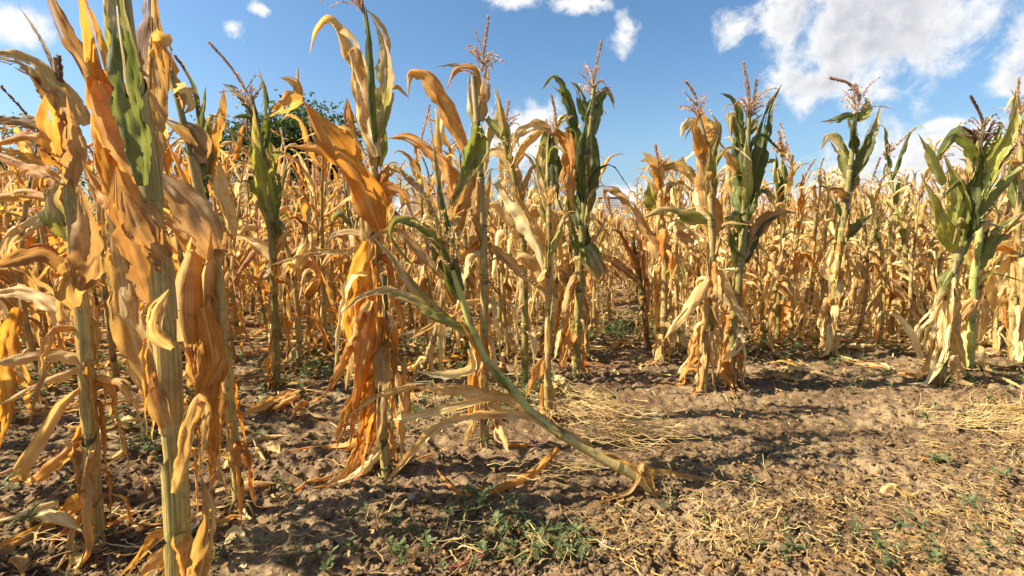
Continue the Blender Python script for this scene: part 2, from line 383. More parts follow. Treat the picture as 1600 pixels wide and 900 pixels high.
def soil_mat():
    m, q, o = new_mat('soil')
    pos = q.node('ShaderNodeNewGeometry').outputs['Position']
    a = q.noise(pos, 3.0, 5, .6); b = q.noise(pos, 26.0, 6, .65); c = q.noise(pos, 130.0, 4, .7); d = q.noise(pos, .9, 3, .5)
    f = q.m('ADD', q.m('MULTIPLY', a, .5), q.m('ADD', q.m('MULTIPLY', b, .45), q.m('MULTIPLY', c, .35)))
    col = q.ramp(f, [(.46, (.060, .034, .017)), (.61, (.136, .084, .042)), (.79, (.325, .224, .122))])
    # crumbs of dry straw and leaf worked into the crust
    v = q.node('ShaderNodeTexVoronoi'); v.inputs['Scale'].default_value = 70; q.l.new(q.vm('MULTIPLY', q.vm('ADD', pos, q.xyz(0.0, q.m('MULTIPLY', b, .06), 0.0)), (1.0, .45, 1.0)), v.inputs['Vector'])
    bits = q.m('MULTIPLY', q.m('SUBTRACT', 1.0, q.sm(v.outputs['Distance'], .10, .22)), q.sm(d, .45, .62))
    col = q.mix(q.m('MULTIPLY', bits, .7), col, (.46, .33, .16))
    h = q.m('ADD', q.m('MULTIPLY', b, 1.0), q.m('MULTIPLY', c, .5))
    bp = q.node('ShaderNodeBump'); bp.inputs['Strength'].default_value = .8; bp.inputs['Distance'].default_value = .012; q.l.new(h, bp.inputs['Height'])
    p = q.node('ShaderNodeBsdfPrincipled'); p.inputs['Roughness'].default_value = .95; p.inputs['Specular IOR Level'].default_value = .1
    q.put(p.inputs['Base Color'], col); q.l.new(bp.outputs[0], p.inputs['Normal']); q.l.new(p.outputs[0], o.inputs[0])
    return m
M_SOIL = soil_mat()

# ------------------------------------------------------------------ projection of photo points into the field
def at(px, py, D):
    d = pxdir(px, py); return np.array([0, 0, H0]) + d * (D / d[1])

def on_ground(px, py):
    d = pxdir(px, py); t = -H0 / d[2]; p = np.array([0, 0, H0]) + d * t
    for _ in range(3): t = (gz(p[0], p[1]) - H0) / d[2]; p = np.array([0, 0, H0]) + d * t
    return p

# ------------------------------------------------------------------ ground
def build_ground():
    ys = [-.6]; y = -.6
    while y < 900:
        if y < .75: y += .05
        elif y < 7: y += max(.0036, y * y * .0026)
        else: y *= 1.13
        ys.append(y)
    ys = np.array(ys); n = len(ys) - 1
    xs = np.concatenate([np.linspace(-1, -.42, 100)[:-1], np.linspace(-.42, .42, 560), np.linspace(.42, 1, 100)[1:]]); m = len(xs) - 1
    hw = np.where(ys < 7, 1.25 + np.maximum(ys, 0) * 2.6, 19.45 + (ys - 7) * 3.0)
    X = xs[None, :] * hw[:, None]; Y = np.broadcast_to(ys[:, None], X.shape).copy()
    Z = np.where(Y < 9, soil(X.ravel(), Y.ravel()).reshape(X.shape), soft(X, Y) * np.exp(-np.maximum(Y - 9, 0) / 20))
    V = np.stack([X, Y, Z], -1).reshape(-1, 3)
    o = obj('ground', make_mesh('ground', V, grid_faces(n, m), mats=[M_SOIL]))
    tag(o, kind='structure')
    print('ground faces', n * m)
build_ground()

# ------------------------------------------------------------------ pieces of a corn plant
def blade_w(n, W, rng, base=.5, tip=2.0, peak=.28):
    s = np.linspace(0, 1, n + 1)
    a = base + (1 - base) * np.sin(np.clip(s / peak, 0, 1) * np.pi / 2)
    q = np.clip((s - peak) / (1 - peak), 0, 1); b = .55 * (1 - q ** tip) + .45 * (1 - q) ** .9
    w = W * a * b * (1 + .22 * (vnoise(s * 5 + rng.uniform(0, 50), 0 * s, 3) - .5))
    return np.maximum(w, .0012)

def droop(start, azm, L, e0, e1, sk, sharp, n, rng, floor=None, wander=.25):
    """centre line of a leaf that rises at e0, breaks at sk and hangs at e1"""
    p = np.array(start, float); pts = [p.copy()]; ds = L / n; az_ = azm
    for i in range(n):
        s = (i + .5) / n
        e = e0 + (e1 - e0) / (1 + math.exp(-(s - sk) / sharp)) + rng.uniform(-.12, .12); az_ += rng.uniform(-1, 1) * wander * 2.2 / n
        st = np.array([math.cos(e) * math.sin(az_), math.cos(e) * math.cos(az_), math.sin(e)]) * ds
        if floor is not None and (p + st)[2] < floor:
            st = np.array([math.sin(az_), math.cos(az_), 0]) * ds; st[2] = max(floor - p[2], -.6 * ds)
        p = p + st; pts.append(p.copy())
    return np.array(pts)

def droop_leaf(start, azm, L, W, e0, e1, sk, rng, n=12, m=4, sharp=.06, floor=None, tw=None, fold=.3, wave=.20, crum=.13, roll=1.05):
    C = curve(droop(start, azm, L, e0, e1, sk, sharp, max(6, n // 2), rng, floor), n)
    side = np.broadcast_to(np.array([math.cos(azm), -math.sin(azm), 0]), C.shape)
    t = np.linspace(0, 1, n + 1); tw = rng.uniform(-1.4, 1.4) if tw is None else tw
    a = tw * t ** 1.3 + rng.uniform(-.25, .25)
    return ribbon(C, side, a, blade_w(n, W, rng, .55), m, rng, fold, wave, crum, roll)

def spikelets(mb, C, num, ln, wd, rng, spread=.6, mi=0):
    n = len(C) - 1; T = nrm(np.gradient(C, axis=0)); q = rng.uniform(.04, 1, num) * n; i = np.minimum(q.astype(int), n - 1); f = (q - i)[:, None]
    p = C[i] * (1 - f) + C[i + 1] * f; r = nrm(rng.normal(size=(num, 3))); d = nrm(T[i] + r * spread) * (ln * rng.uniform(.6, 1.3, num))[:, None]
    s = nrm(np.cross(d, rng.normal(size=(num, 3)))) * wd
    V = np.stack([p, p + d * .55 + s, p + d, p + d * .45 - s], 1).reshape(-1, 3)
    k = np.arange(num)[:, None] * 4
    mb.add(V, np.concatenate([k, k + 1, k + 2, k + 3], 1), None, np.repeat(rng.uniform(0, 1, num), 4), None, mi)

def tassel(mb, C, rng, branches=7, bl=.13, dens=1.0, thick=1.0, mi=0, at0=.35):
    """a dry tassel: central spike along C and side branches low on it"""
    V, Fq, uv, fr = tube(C, np.linspace(.0034, .0012, len(C)) * thick, 4); mb.add(V, Fq, uv, rng.uniform(), fr, mi)
    L = np.sum(np.linalg.norm(np.diff(C, axis=0), axis=1))
    spikelets(mb, C[len(C) // 4:], int(330 * L * dens / .2), .012 * thick, .0024 * thick, rng, .6, mi)
    T = nrm(np.gradient(C, axis=0))
    for b in range(branches):
        i = int(rng.uniform(.02, at0) * (len(C) - 1)); r = nrm(rng.normal(size=3)); r = nrm(r - T[i] * (r @ T[i])); l = bl * rng.uniform(.6, 1.2)
        d = nrm(T[i] * rng.uniform(.5, 1.6) + r); dn = np.array([0, 0, -1.0])
        P = [C[i], C[i] + d * l * .4, C[i] + d * l * .75 + dn * l * .08, C[i] + d * l + dn * l * rng.uniform(.1, .5)]
        c = curve(P, 6); V, Fq, uv, fr = tube(c, np.linspace(.0016, .0007, 7) * thick, 3); mb.add(V, Fq, uv, rng.uniform(), fr, mi)
        spikelets(mb, c, int(34 * dens), .009 * thick, .0020 * thick, rng, .75, mi)

def husk(mb, base, axis, L, R, rng, mi=0, tip=True):
    """a husk-wrapped ear: overlapping pointed husk leaves round a spindle"""
    axis = nrm(np.asarray(axis, float)); a = nrm(np.cross(axis, [.3, .9, .2])); b = np.cross(axis, a)
    n, k = 12, 14; s = np.linspace(0, 1, n + 1); prof = R * np.sin(np.pi * np.clip(.12 + s * .83, 0, 1)) ** .75
    th = np.linspace(0, 2 * np.pi, k + 1); rid = 1 + .07 * np.cos(th * 7) + .05 * np.sin(th * 3 + 1)
    bend = (.04 * L * np.sin(s * 2.5))[:, None] * a[None]
    V = base + axis * (s * L)[:, None, None].transpose(0, 1, 2) if False else None
    Cn = base + s[:, None] * L * axis + bend
    V = Cn[:, None, :] + (a * np.cos(th)[:, None] + b * np.sin(th)[:, None])[None] * (prof[:, None] * rid[None])[..., None]
    uv = np.stack(np.broadcast_arrays((th / 2.1)[None, :] % 1.0, (s * L * 10)[:, None]), -1)
    mb.add(V.reshape(-1, 3), grid_faces(n, k), uv.reshape(-1, 2), rng.uniform(), np.repeat(s, k + 1), mi)
    for j in range(5):
        t0 = rng.uniform(0, 6.28); o = a * math.cos(t0) + b * math.sin(t0)
        P = [base + o * R * .7, base + axis * L * .4 + o * R * 1.12, base + axis * L * .8 + o * R * .95, base + axis * L * rng.uniform(1.05, 1.3) + o * R * rng.uniform(.3, 1.2)]
        C = curve(P, 8); sd = np.broadcast_to(np.cross(axis, o), C.shape)
        V, Fq, uv, fr = ribbon(C, sd, np.full(9, rng.uniform(-.2, .2)), blade_w(8, R * 1.7, rng, .7, 2.2, .3), 4, rng, -.35, .08, .05)
        mb.add(V, Fq, uv, rng.uniform(), fr, mi)

STYLES = {   # leaf kinds from the ground up: low, middle, top; tassel; stalk
    'straw': ('tpp', 'ptp', 'ptt', M_TAS, 's'), 'orange': ('oot', 'oto', 'oto', M_TAS, 's'), 'tan': ('ttp', 'ttb', 'tty', M_TAS, 'm'),
    'pale': ('ppp', 'ppt', 'ppy', M_TAS, 's'), 'brown': ('btt', 'brt', 'tbb', M_TASB, 's'), 'greentop': ('tpt', 'tyy', 'ygd', M_TAS, 'm'),
    'mixed': ('otp', 'tob', 'pty', M_TAS, 'm'), 'rust': ('otb', 'tor', 'ott', M_TASB, 's'),
}

def gen_plant(seed, H, style, lod=0):
    """pieces of one corn plant standing at the origin: (part name, MB, material)"""
    rng = np.random.default_rng(seed); lo, mid, top, tm, sm_ = STYLES[style]; parts = []
    lean = rng.normal(0, .05, 2); kx = rng.normal(0, .03, 2)
    zs = np.linspace(-.03, H, 5); P = np.stack([lean[0] * zs + kx[0] * np.sin(zs * 4), lean[1] * zs + kx[1] * np.sin(zs * 3.3), zs], 1)
    ns = (16, 6)[lod]; C = curve(P, ns); s = np.linspace(0, 1, ns + 1)
    mb = MB(); V, Fq, uv, fr = tube(C, (.0120 * (1 - s) ** .7 + .0035) * (1 + .1 * (np.arange(ns + 1) % 3 == 0)), (7, 3)[lod]); mb.add(V, Fq, uv, rng.uniform(), fr); parts.append(('stalk', mb, SM[sm_]))
    nl = int(rng.integers(20, 25)) if lod == 0 else 10; az0 = rng.uniform(0, 6.28)
    n, m = ((14, 5), (5, 2))[lod]
    for i in range(nl):
        t = .04 + .92 * (i / (nl - 1)) ** 1.25; p = C[min(int(t * ns), ns)]; azm = az0 + math.pi * (i % 2) + rng.normal(0, .5)
        kind = (lo if t < .42 else mid if t < .72 else top)[int(rng.integers(0, 3))]
        if t < .42: a = (rng.uniform(.22, .38), rng.uniform(.030, .050), rng.uniform(.1, .8), rng.uniform(-1.62, -1.25), rng.uniform(.06, .22))
        elif t < .75: a = (rng.uniform(.28, .46), rng.uniform(.038, .064), rng.uniform(.6, 1.25), rng.uniform(-1.6, -.9), rng.uniform(.18, .5))
        else: a = (rng.uniform(.26, .42), rng.uniform(.034, .056), rng.uniform(1.1, 1.5), rng.uniform(-1.6, -.3), rng.uniform(.35, .95))
        V, Fq, uv, fr = droop_leaf(p, azm, *a, rng, n, m, rng.uniform(.03, .1), .012)
        mb = MB(); mb.add(V, Fq, uv, rng.uniform(), fr); parts.append(('leaf', mb, LM[kind]))
    if rng.uniform() < .85:
        d = nrm(np.array([rng.normal(0, .3), rng.normal(0, .3), 1])); l = rng.uniform(.14, .22); b = rng.normal(0, .04, 3)
        mb = MB(); tassel(mb, curve([C[-1] - d * .02, C[-1] + d * l * .5, C[-1] + d * l + b], 8), rng, (8, 2)[lod], .10, (.6, .10)[lod], (1.2, 1.7)[lod]); parts.append(('tassel', mb, tm))
    if lod == 0 and rng.uniform() < .7:
        i = int(ns * .45); azm = rng.uniform(0, 6.28); ax = np.array([math.sin(azm) * .5, math.cos(azm) * .5, rng.choice([.85, -.6])])
        mb = MB(); husk(mb, C[i] + nrm(ax * [1, 1, 0]) * .012, ax, rng.uniform(.14, .19), .026, rng); parts.append(('ear', mb, LM['p' if rng.uniform() < .6 else 't']))
    return parts

# ------------------------------------------------------------------ the tall plants, one by one
GROUP_TALL = 'tall corn plants along the edge of the field'

def hero_leaf(D, spec, rng, P0, stand=0.0):
    kind, W, pts = spec[0], spec[1], spec[2]; tw1 = spec[3] if len(spec) > 3 else rng.uniform(-38, 38)
    k = len(pts); drift = rng.uniform(-.5, .5); px = np.array([[q[0], q[1]] for q in pts], float)
    cum = np.concatenate([[0], np.cumsum(np.linalg.norm(np.diff(px, axis=0), axis=1))]); Lw = cum[-1] / F * D
    P = []
    for q, c in zip(pts, cum / max(cum[-1], 1)):
        if len(q) > 2 and q[2] == 'g': P.append(on_ground(q[0], q[1]) + np.array([0, 0, .014]))
        else:
            d = D + drift * Lw * c * .8 + (q[2] if len(q) > 2 else 0); p = at(q[0], q[1], d)
            z0 = gz(p[0], p[1]) + .012
            if p[2] < z0: p = on_ground(q[0], q[1]) + np.array([0, 0, .012])
            P.append(p)
    P = np.array(P); n = int(np.clip(cum[-1] / 6, 14, 44)); C = curve(P, n)
    view = nrm(C - np.array([0, 0, H0])); T = nrm(np.gradient(C, axis=0)); side = nrm(np.cross(T, view))
    tw = np.radians(rng.uniform(-14, 14) + tw1 * np.linspace(0, 1, n + 1) ** 1.2)
    Wm = W * (1.12 if D < 1.4 else .92 if kind in 'dgv' else 1.05) * D / F; w = blade_w(n, Wm, rng, .45 if W > 22 else .6, rng.uniform(1.7, 2.8), .33)
    return ribbon(C, side, tw, w, 14 if W > 28 else 8, rng, rng.choice([-1, 1]) * rng.uniform(.15, .32), rng.uniform(.05, .13), .10, rng.uniform(.4, 1.3), .55)

def hero(label, base, stalk, skey, leaves, seed, tas=None, hang=(), sheath=None, ears=(), D=None, group=GROUP_TALL, tmat=None, tops=()):
    rng = np.random.default_rng(seed)
    b = on_ground(*base)
    if D is None: D = b[1]
    P0 = at(base[0], base[1], D) if abs(D - b[1]) > .01 else b
    P0[2] = gz(P0[0], P0[1])
    root = obj('corn_plant', None, None, tuple(P0)); tag(root, label, 'corn plant', group)
    pts = [at(q[0], q[1], D + (q[3] if len(q) > 3 else 0)) for q in stalk]; rad = [q[2] * (.36 if sheath else .47) * D / F for q in stalk]
    pts[0] = P0 + nrm(pts[0] - pts[1]) * .02 - np.array([0, 0, .03])
    n = 40; C = curve(np.array(pts), n); sr = np.linspace(0, 1, len(rad)); r = np.interp(np.linspace(0, 1, n + 1), sr, rad)
    L = np.sum(np.linalg.norm(np.diff(C, axis=0), axis=1)); nn = max(3, int(L / .155)); node = np.abs((np.linspace(0, 1, n + 1) * nn) % 1.0 - .0)
    r2 = r * (1 + .14 * np.exp(-(np.minimum(node, 1 - node) / .10) ** 2)) * (.88 if sheath else 1)
    mb = MB(); V, Fq, uv, fr = tube(C, r2, 12); mb.add(V, Fq, uv, rng.uniform(), fr); obj('stalk', mb.mesh('stalk', [SM[skey]], P0), root)
    if not sheath:                                    # swollen nodes where no sheath hides them
        for i in range(1, nn):
            j = int(round(i / nn * n)); d = nrm(C[min(j + 1, n)] - C[max(j - 1, 0)])
            c = C[j] + d * np.array([-.011, -.006, -.001, .003, .008])[:, None]; V, Fq, uv, fr = tube(c, r[j] * np.array([1.02, 1.20, 1.10, 1.26, 1.02]), 12)
            mb = MB(); mb.add(V, Fq, uv, rng.uniform(), np.full(len(V), .9)); obj('node', mb.mesh('node', [SM['n']], P0), root)
        for k_ in range(5):                           # bits of old leaf base still clasping the stalk
            j = int(rng.uniform(.03, .75) * n); d = nrm(C[j + 1] - C[j]); o_ = nrm(np.cross(d, rng.normal(size=3))); l_ = rng.uniform(.08, .2)
            P_ = [C[j] + o_ * r[j] * 1.05, C[j] + d * l_ * .5 + o_ * r[j] * 1.15, C[j] + d * l_ + o_ * r[j] * rng.uniform(1.2, 2.4)]; c = curve(P_, 10)
            V, Fq, uv, fr = ribbon(c, np.broadcast_to(np.cross(d, o_), c.shape), np.zeros(11), blade_w(10, r[j] * 2.6, rng, .8, 1.6), 6, rng, .1, .1, .08, 1.6); mb = MB(); mb.add(V, Fq, uv, rng.uniform(), fr); obj('leaf', mb.mesh('leaf', [LM['tyo'[k_ % 3]]], P0), root)
    if D < 2.8:                                       # brace roots at the foot
        mb = MB()
        for k_ in range(7):
            a_ = k_ * .9 + rng.uniform(0, .5); o_ = np.array([math.cos(a_), math.sin(a_), 0]); b0 = P0 + [0, 0, rng.uniform(.012, .035)]; l_ = rng.uniform(.03, .055)
            V, Fq, uv, fr = tube(curve([b0 + o_ * r[0] * .6, b0 + o_ * (r[0] + l_ * .4), P0 + o_ * (r[0] + l_) - [0, 0, .02]], 5), np.linspace(.0035, .002, 6), 5); mb.add(V, Fq, uv, rng.uniform(), fr)
        obj('brace_roots', mb.mesh('brace_roots', [SM['k']], P0), root)
    if sheath:
        for i in range(nn):
            s0, s1 = (i + .02) / nn, (i + rng.uniform(.72, .99)) / nn
            if s1 > .93: break
            c = np.array([C[min(int(x * n), n - 1)] * (1 - (x * n) % 1) + C[min(int(x * n) + 1, n)] * ((x * n) % 1) for x in np.linspace(s0, s1, 9)])
            rr = np.interp(np.linspace(s0, s1, 9), np.linspace(0, 1, n + 1), r) * (1.10 + .10 * np.linspace(0, 1, 9))
            V, Fq, uv, fr = tube(c, rr, 14); V = V.reshape(9, 15, 3); th = np.linspace(0, 6.2832, 15); t = nrm(c[-1] - c[0])
            V[6:] += (np.array([.3, .7, 1.0])[:, None] * np.cos(th + rng.uniform(0, 6))[None] * rr[-1] * 1.5)[..., None] * t
            V += nrm(V - c[:, None]) * (.10 * rr[:, None] * (vnoise(np.broadcast_to(np.cos(th) * 2 + 5, (9, 15)), np.linspace(0, 4, 9)[:, None] + 0 * th, seed + i) - .3))[..., None]
            mb = MB(); mb.add(V.reshape(-1, 3), Fq, uv, rng.uniform(), fr); obj('sheath', mb.mesh('sheath', [SM[sheath[int(rng.integers(0, len(sheath)))]]], P0), root)
    for sp in leaves:
        V, Fq, uv, fr = hero_leaf(D, sp, rng, P0); mb = MB(); mb.add(V, Fq, uv, rng.uniform(), fr); obj('leaf', mb.mesh('leaf', [LM[sp[0]]], P0), root)
    for (px, y0, y1, num, kinds, Lpx, Wpx) in hang:          # dead lower leaves hanging round the stalk
        for j in range(num):
            py = y0 + (y1 - y0) * (j + rng.uniform(0, 1)) / num
            i = int(np.argmin([abs((q := project(c))[1] - py) for c in C])); p = C[i]
            azm = rng.uniform(0, 6.28); k = kinds[int(rng.integers(0, len(kinds)))]
            V, Fq, uv, fr = droop_leaf(p, azm, Lpx * rng.uniform(.7, 1.2) * D / F, Wpx * rng.uniform(.7, 1.2) * D / F, rng.uniform(-.2, .9), rng.uniform(-1.65, -1.35), rng.uniform(.05, .2), rng, 20, 8, .05, .012, rng.uniform(-1.2, 1.2), rng.uniform(.2, .5), .22, .12, 1.5)
            mb = MB(); mb.add(V, Fq, uv, rng.uniform(), fr); obj('leaf', mb.mesh('leaf', [LM[k]], P0), root)
    for (px, y0, y1, num, kinds, Lpx, Wpx) in tops:          # upper leaves wrapped closely round the stalk
        num = max(3, int(num * .8)); Wpx = Wpx * .62
        for j in range(num):
            py = y0 + (y1 - y0) * (j + .5) / num; i = int(np.argmin([abs(project(c)[1] - py) for c in C])); azm = 3.14 * (j % 2) + 1.57 + rng.normal(0, .7); k = kinds[int(rng.integers(0, len(kinds)))]
            V, Fq, uv, fr = droop_leaf(C[i], azm, Lpx * rng.uniform(.75, 1.2) * D / F, Wpx * rng.uniform(.8, 1.2) * D / F, rng.uniform(1.15, 1.45), rng.uniform(-1.5, -.3), rng.uniform(.4, .85), rng, 20, 8, .07, None, rng.uniform(-.8, .8), .4, .08, .07, 1.1)
            mb = MB(); mb.add(V, Fq, uv, rng.uniform(), fr); obj('leaf', mb.mesh('leaf', [LM[k]], P0), root)
    for (pts_, br, bl) in (tas or ()):
        c = curve(np.array([at(q[0], q[1], D) for q in pts_]), 14); mb = MB(); tassel(mb, c, rng, int(br * 1.7) + 2, bl * D / F, 1.7, 1.1 if tmat is M_TASY else max(.8, D / 2.2)); obj('tassel', mb.mesh('tassel', [tmat or M_TAS], P0), root)
    for (x0, y0, x1, y1, w, k) in ears:
        a, e = at(x0, y0, D - .02), at(x1, y1, D - .04); mb = MB(); husk(mb, a, e - a, np.linalg.norm(e - a), w * .5 * D / F, rng); obj('ear', mb.mesh('ear', [LM[k]], P0), root)
    return root

def project(p):
    y = p[1] * CT - (p[2] - H0) * ST; z = p[1] * ST + (p[2] - H0) * CT
    return 800 + p[0] / y * F, 450 - z / y * F

hero('thick pale stalk with broad brown and green leaves, closest plant at the left', (285, 1180),
     [(285, 1180, 52), (280, 900, 50), (266, 620, 47), (254, 450, 44), (240, 330, 42), (222, 200, 38), (200, 60, 34), (185, -90, 26)], 'n', [
     ('b', 50, [(225, 290), (228, 190), (234, 90), (238, -60)], 15), ('t', 26, [(243, 300), (246, 180), (243, 60), (236, -60)], 20),
     ('d', 46, [(222, 290, -.05), (198, 150, -.07), (182, 20, -.07), (172, -90, -.07)], 6), ('v', 26, [(180, 150), (172, 60), (160, -40)], 20),
     ('b', 54, [(222, 280), (180, 185), (140, 110), (105, 55), (66, -40)], 10), ('o', 46, [(205, 290, .02), (172, 180, .03), (150, 80, .03), (120, -40, .03)], 20),
     ('o', 58, [(255, 400, -.03), (222, 348, -.04), (182, 290, -.04), (156, 225, -.04), (150, 132, -.03)], 8),
     ('o', 44, [(190, 330, .02), (165, 300, .02), (140, 270, .02), (128, 250, .02)], 10), ('b', 42, [(240, 470), (215, 400), (190, 330), (182, 260)], 15),
     ('t', 52, [(260, 668, -.03), (236, 600, -.03), (205, 520, -.03), (188, 430, -.02), (172, 340, -.02), (152, 272, 0)], -12),
     ('o', 34, [(255, 650, -.02), (228, 580, -.02), (216, 520, -.02), (205, 470, -.01)], 25),
     ('t', 28, [(272, 770, -.03), (281, 735, -.05), (296, 665, -.05), (312, 622, -.04), (321, 650, -.02), (310, 745, -.01)], 20),
     ('o', 42, [(318, 480), (332, 560), (322, 640), (334, 720), (326, 775)], 25), ('o', 30, [(350, 560), (330, 600), (318, 660), (312, 720)], 20),
     ('t', 38, [(304, 930, -.02), (322, 850, -.03), (328, 800, -.03), (314, 745, -.02)], 10),
     ('o', 18, [(265, 830), (240, 838), (220, 865), (202, 898)], 20), ('o', 28, [(270, 850), (250, 872), (228, 890), (215, 930)], 15),
     ('t', 36, [(268, 545, -.035), (240, 520, -.05), (242, 490, -.05), (264, 452, -.05)], 10), ('b', 38, [(262, 405, -.03), (232, 372, -.045), (208, 330, -.04), (190, 290, -.03)], 12),
     ('o', 26, [(238, 90), (252, 60), (262, 110), (262, 150)], 20), ('t', 20, [(225, 120), (210, 100), (206, 140), (216, 190)], 20)], 1,
     sheath='hnh', D=.66, hang=((270, 520, 930, 11, 'ootb', 165, 25),))

hero('slim leaning stalk with a broad brown blade, just right of the thick pale stalk', (375, 795),
     [(375, 795, 22), (364, 680, 21), (352, 560, 20), (343, 450, 20), (328, 380, 20), (304, 265, 18), (280, 165, 16), (262, 95, 12)], 'm', [
     ('b', 58, [(338, 400, -.02), (318, 365, -.04), (290, 320, -.04), (245, 268, -.02)], 10), ('o', 40, [(335, 410), (300, 375), (262, 345), (240, 320)], 15),
     ('t', 18, [(362, 556), (335, 522), (300, 495), (270, 482)], 20), ('t', 26, [(352, 398, -.02), (325, 392, -.03), (300, 360, -.03), (285, 340, -.02)], 15),
     ('b', 30, [(318, 255), (300, 200), (284, 195), (275, 210)], 20), ('o', 30, [(270, 140), (262, 95), (246, 60), (232, 20)], 20), ('t', 26, [(275, 150), (288, 145), (293, 165), (285, 180)], 10),
     ('o', 14, [(330, 380), (290, 290), (262, 225), (250, 200)], 20), ('t', 22, [(320, 245), (285, 205), (262, 190), (248, 185)], 15), ('o', 30, [(345, 490), (322, 560), (328, 640), (316, 700)], 25)], 2,
     sheath='hhn', ears=((300, 535, 308, 390, 36, 't'),), hang=((340, 430, 720, 11, 'ootb', 140, 20),))

hero('corn stalk with a flared husk and long arching brown leaves, at the left border', (152, 850),
     [(152, 850, 26), (140, 660, 26), (130, 500, 27), (118, 400, 26), (106, 280, 22), (94, 160, 14), (86, 90, 8)], 's', [
     ('b', 50, [(128, 455, -.03), (140, 400, -.05), (136, 340, -.05), (124, 290, -.03)], 10), ('t', 40, [(118, 480, -.03), (110, 455, -.05), (116, 420, -.05), (122, 385, -.03)], 10),
     ('t', 32, [(138, 195), (95, 142), (48, 100), (0, 86), (-50, 100)], 35), ('b', 22, [(120, 200), (85, 165), (40, 108), (20, 90)], 20), ('b', 16, [(100, 160), (62, 125), (22, 105)], 10),
     ('o', 32, [(98, 285), (50, 258), (0, 240), (-50, 225)], 15), ('b', 20, [(85, 205), (40, 190), (0, 188), (-40, 198)], 20), ('o', 22, [(90, 232), (45, 214), (0, 222), (-40, 216)], 20),
     ('o', 22, [(96, 315), (45, 305), (0, 308), (-40, 304)], 15), ('t', 24, [(146, 568), (100, 555), (50, 558), (0, 566), (-40, 575)], 20), ('t', 20, [(140, 572), (90, 590), (40, 612), (0, 632)], 20),
     ('o', 40, [(104, 270), (84, 220), (76, 180), (70, 148)], 20), ('b', 32, [(112, 290), (118, 230), (112, 190), (104, 150)], 15), ('y', 44, [(110, 370), (92, 340), (84, 310), (96, 280)], 15),
     ('t', 24, [(140, 600), (102, 625), (72, 672), (60, 725, 'g')], 30), ('o', 22, [(146, 625), (122, 690), (85, 725), (30, 750, 'g')], 30), ('t', 24, [(142, 705, -.02), (134, 760, -.03), (138, 830, -.03)], 8),
     ('o', 34, [(140, 770, -.02), (95, 815, 'g'), (50, 842, 'g'), (0, 862, 'g'), (-40, 880, 'g')], 10), ('p', 28, [(160, 830), (135, 855), (118, 890, 'g'), (105, 930, 'g')], 10), ('o', 16, [(150, 800), (110, 830), (88, 850, 'g'), (75, 870, 'g')], 20),
     ('t', 34, [(112, 520), (70, 470), (30, 455), (-30, 470)], 20), ('b', 30, [(116, 430), (70, 400), (20, 408), (-30, 430)], 20), ('o', 36, [(30, 480), (14, 560), (16, 640), (0, 700)], 25), ('t', 30, [(108, 350), (60, 345), (20, 370), (0, 420)], 25),
     ('b', 7, [(92, 140), (84, 105), (60, 55), (28, 8)], 5), ('o', 18, [(150, 590), (190, 600), (215, 640), (222, 680)], 25)], 3,
     tas=(([(100, 290), (96, 230), (98, 160), (92, 90)], 5, 40),), sheath='hhn', tmat=M_TASB, hang=((140, 430, 780, 15, 'ootb', 165, 21),), tops=((120, 480, 180, 4, 'tob', 120, 30),))

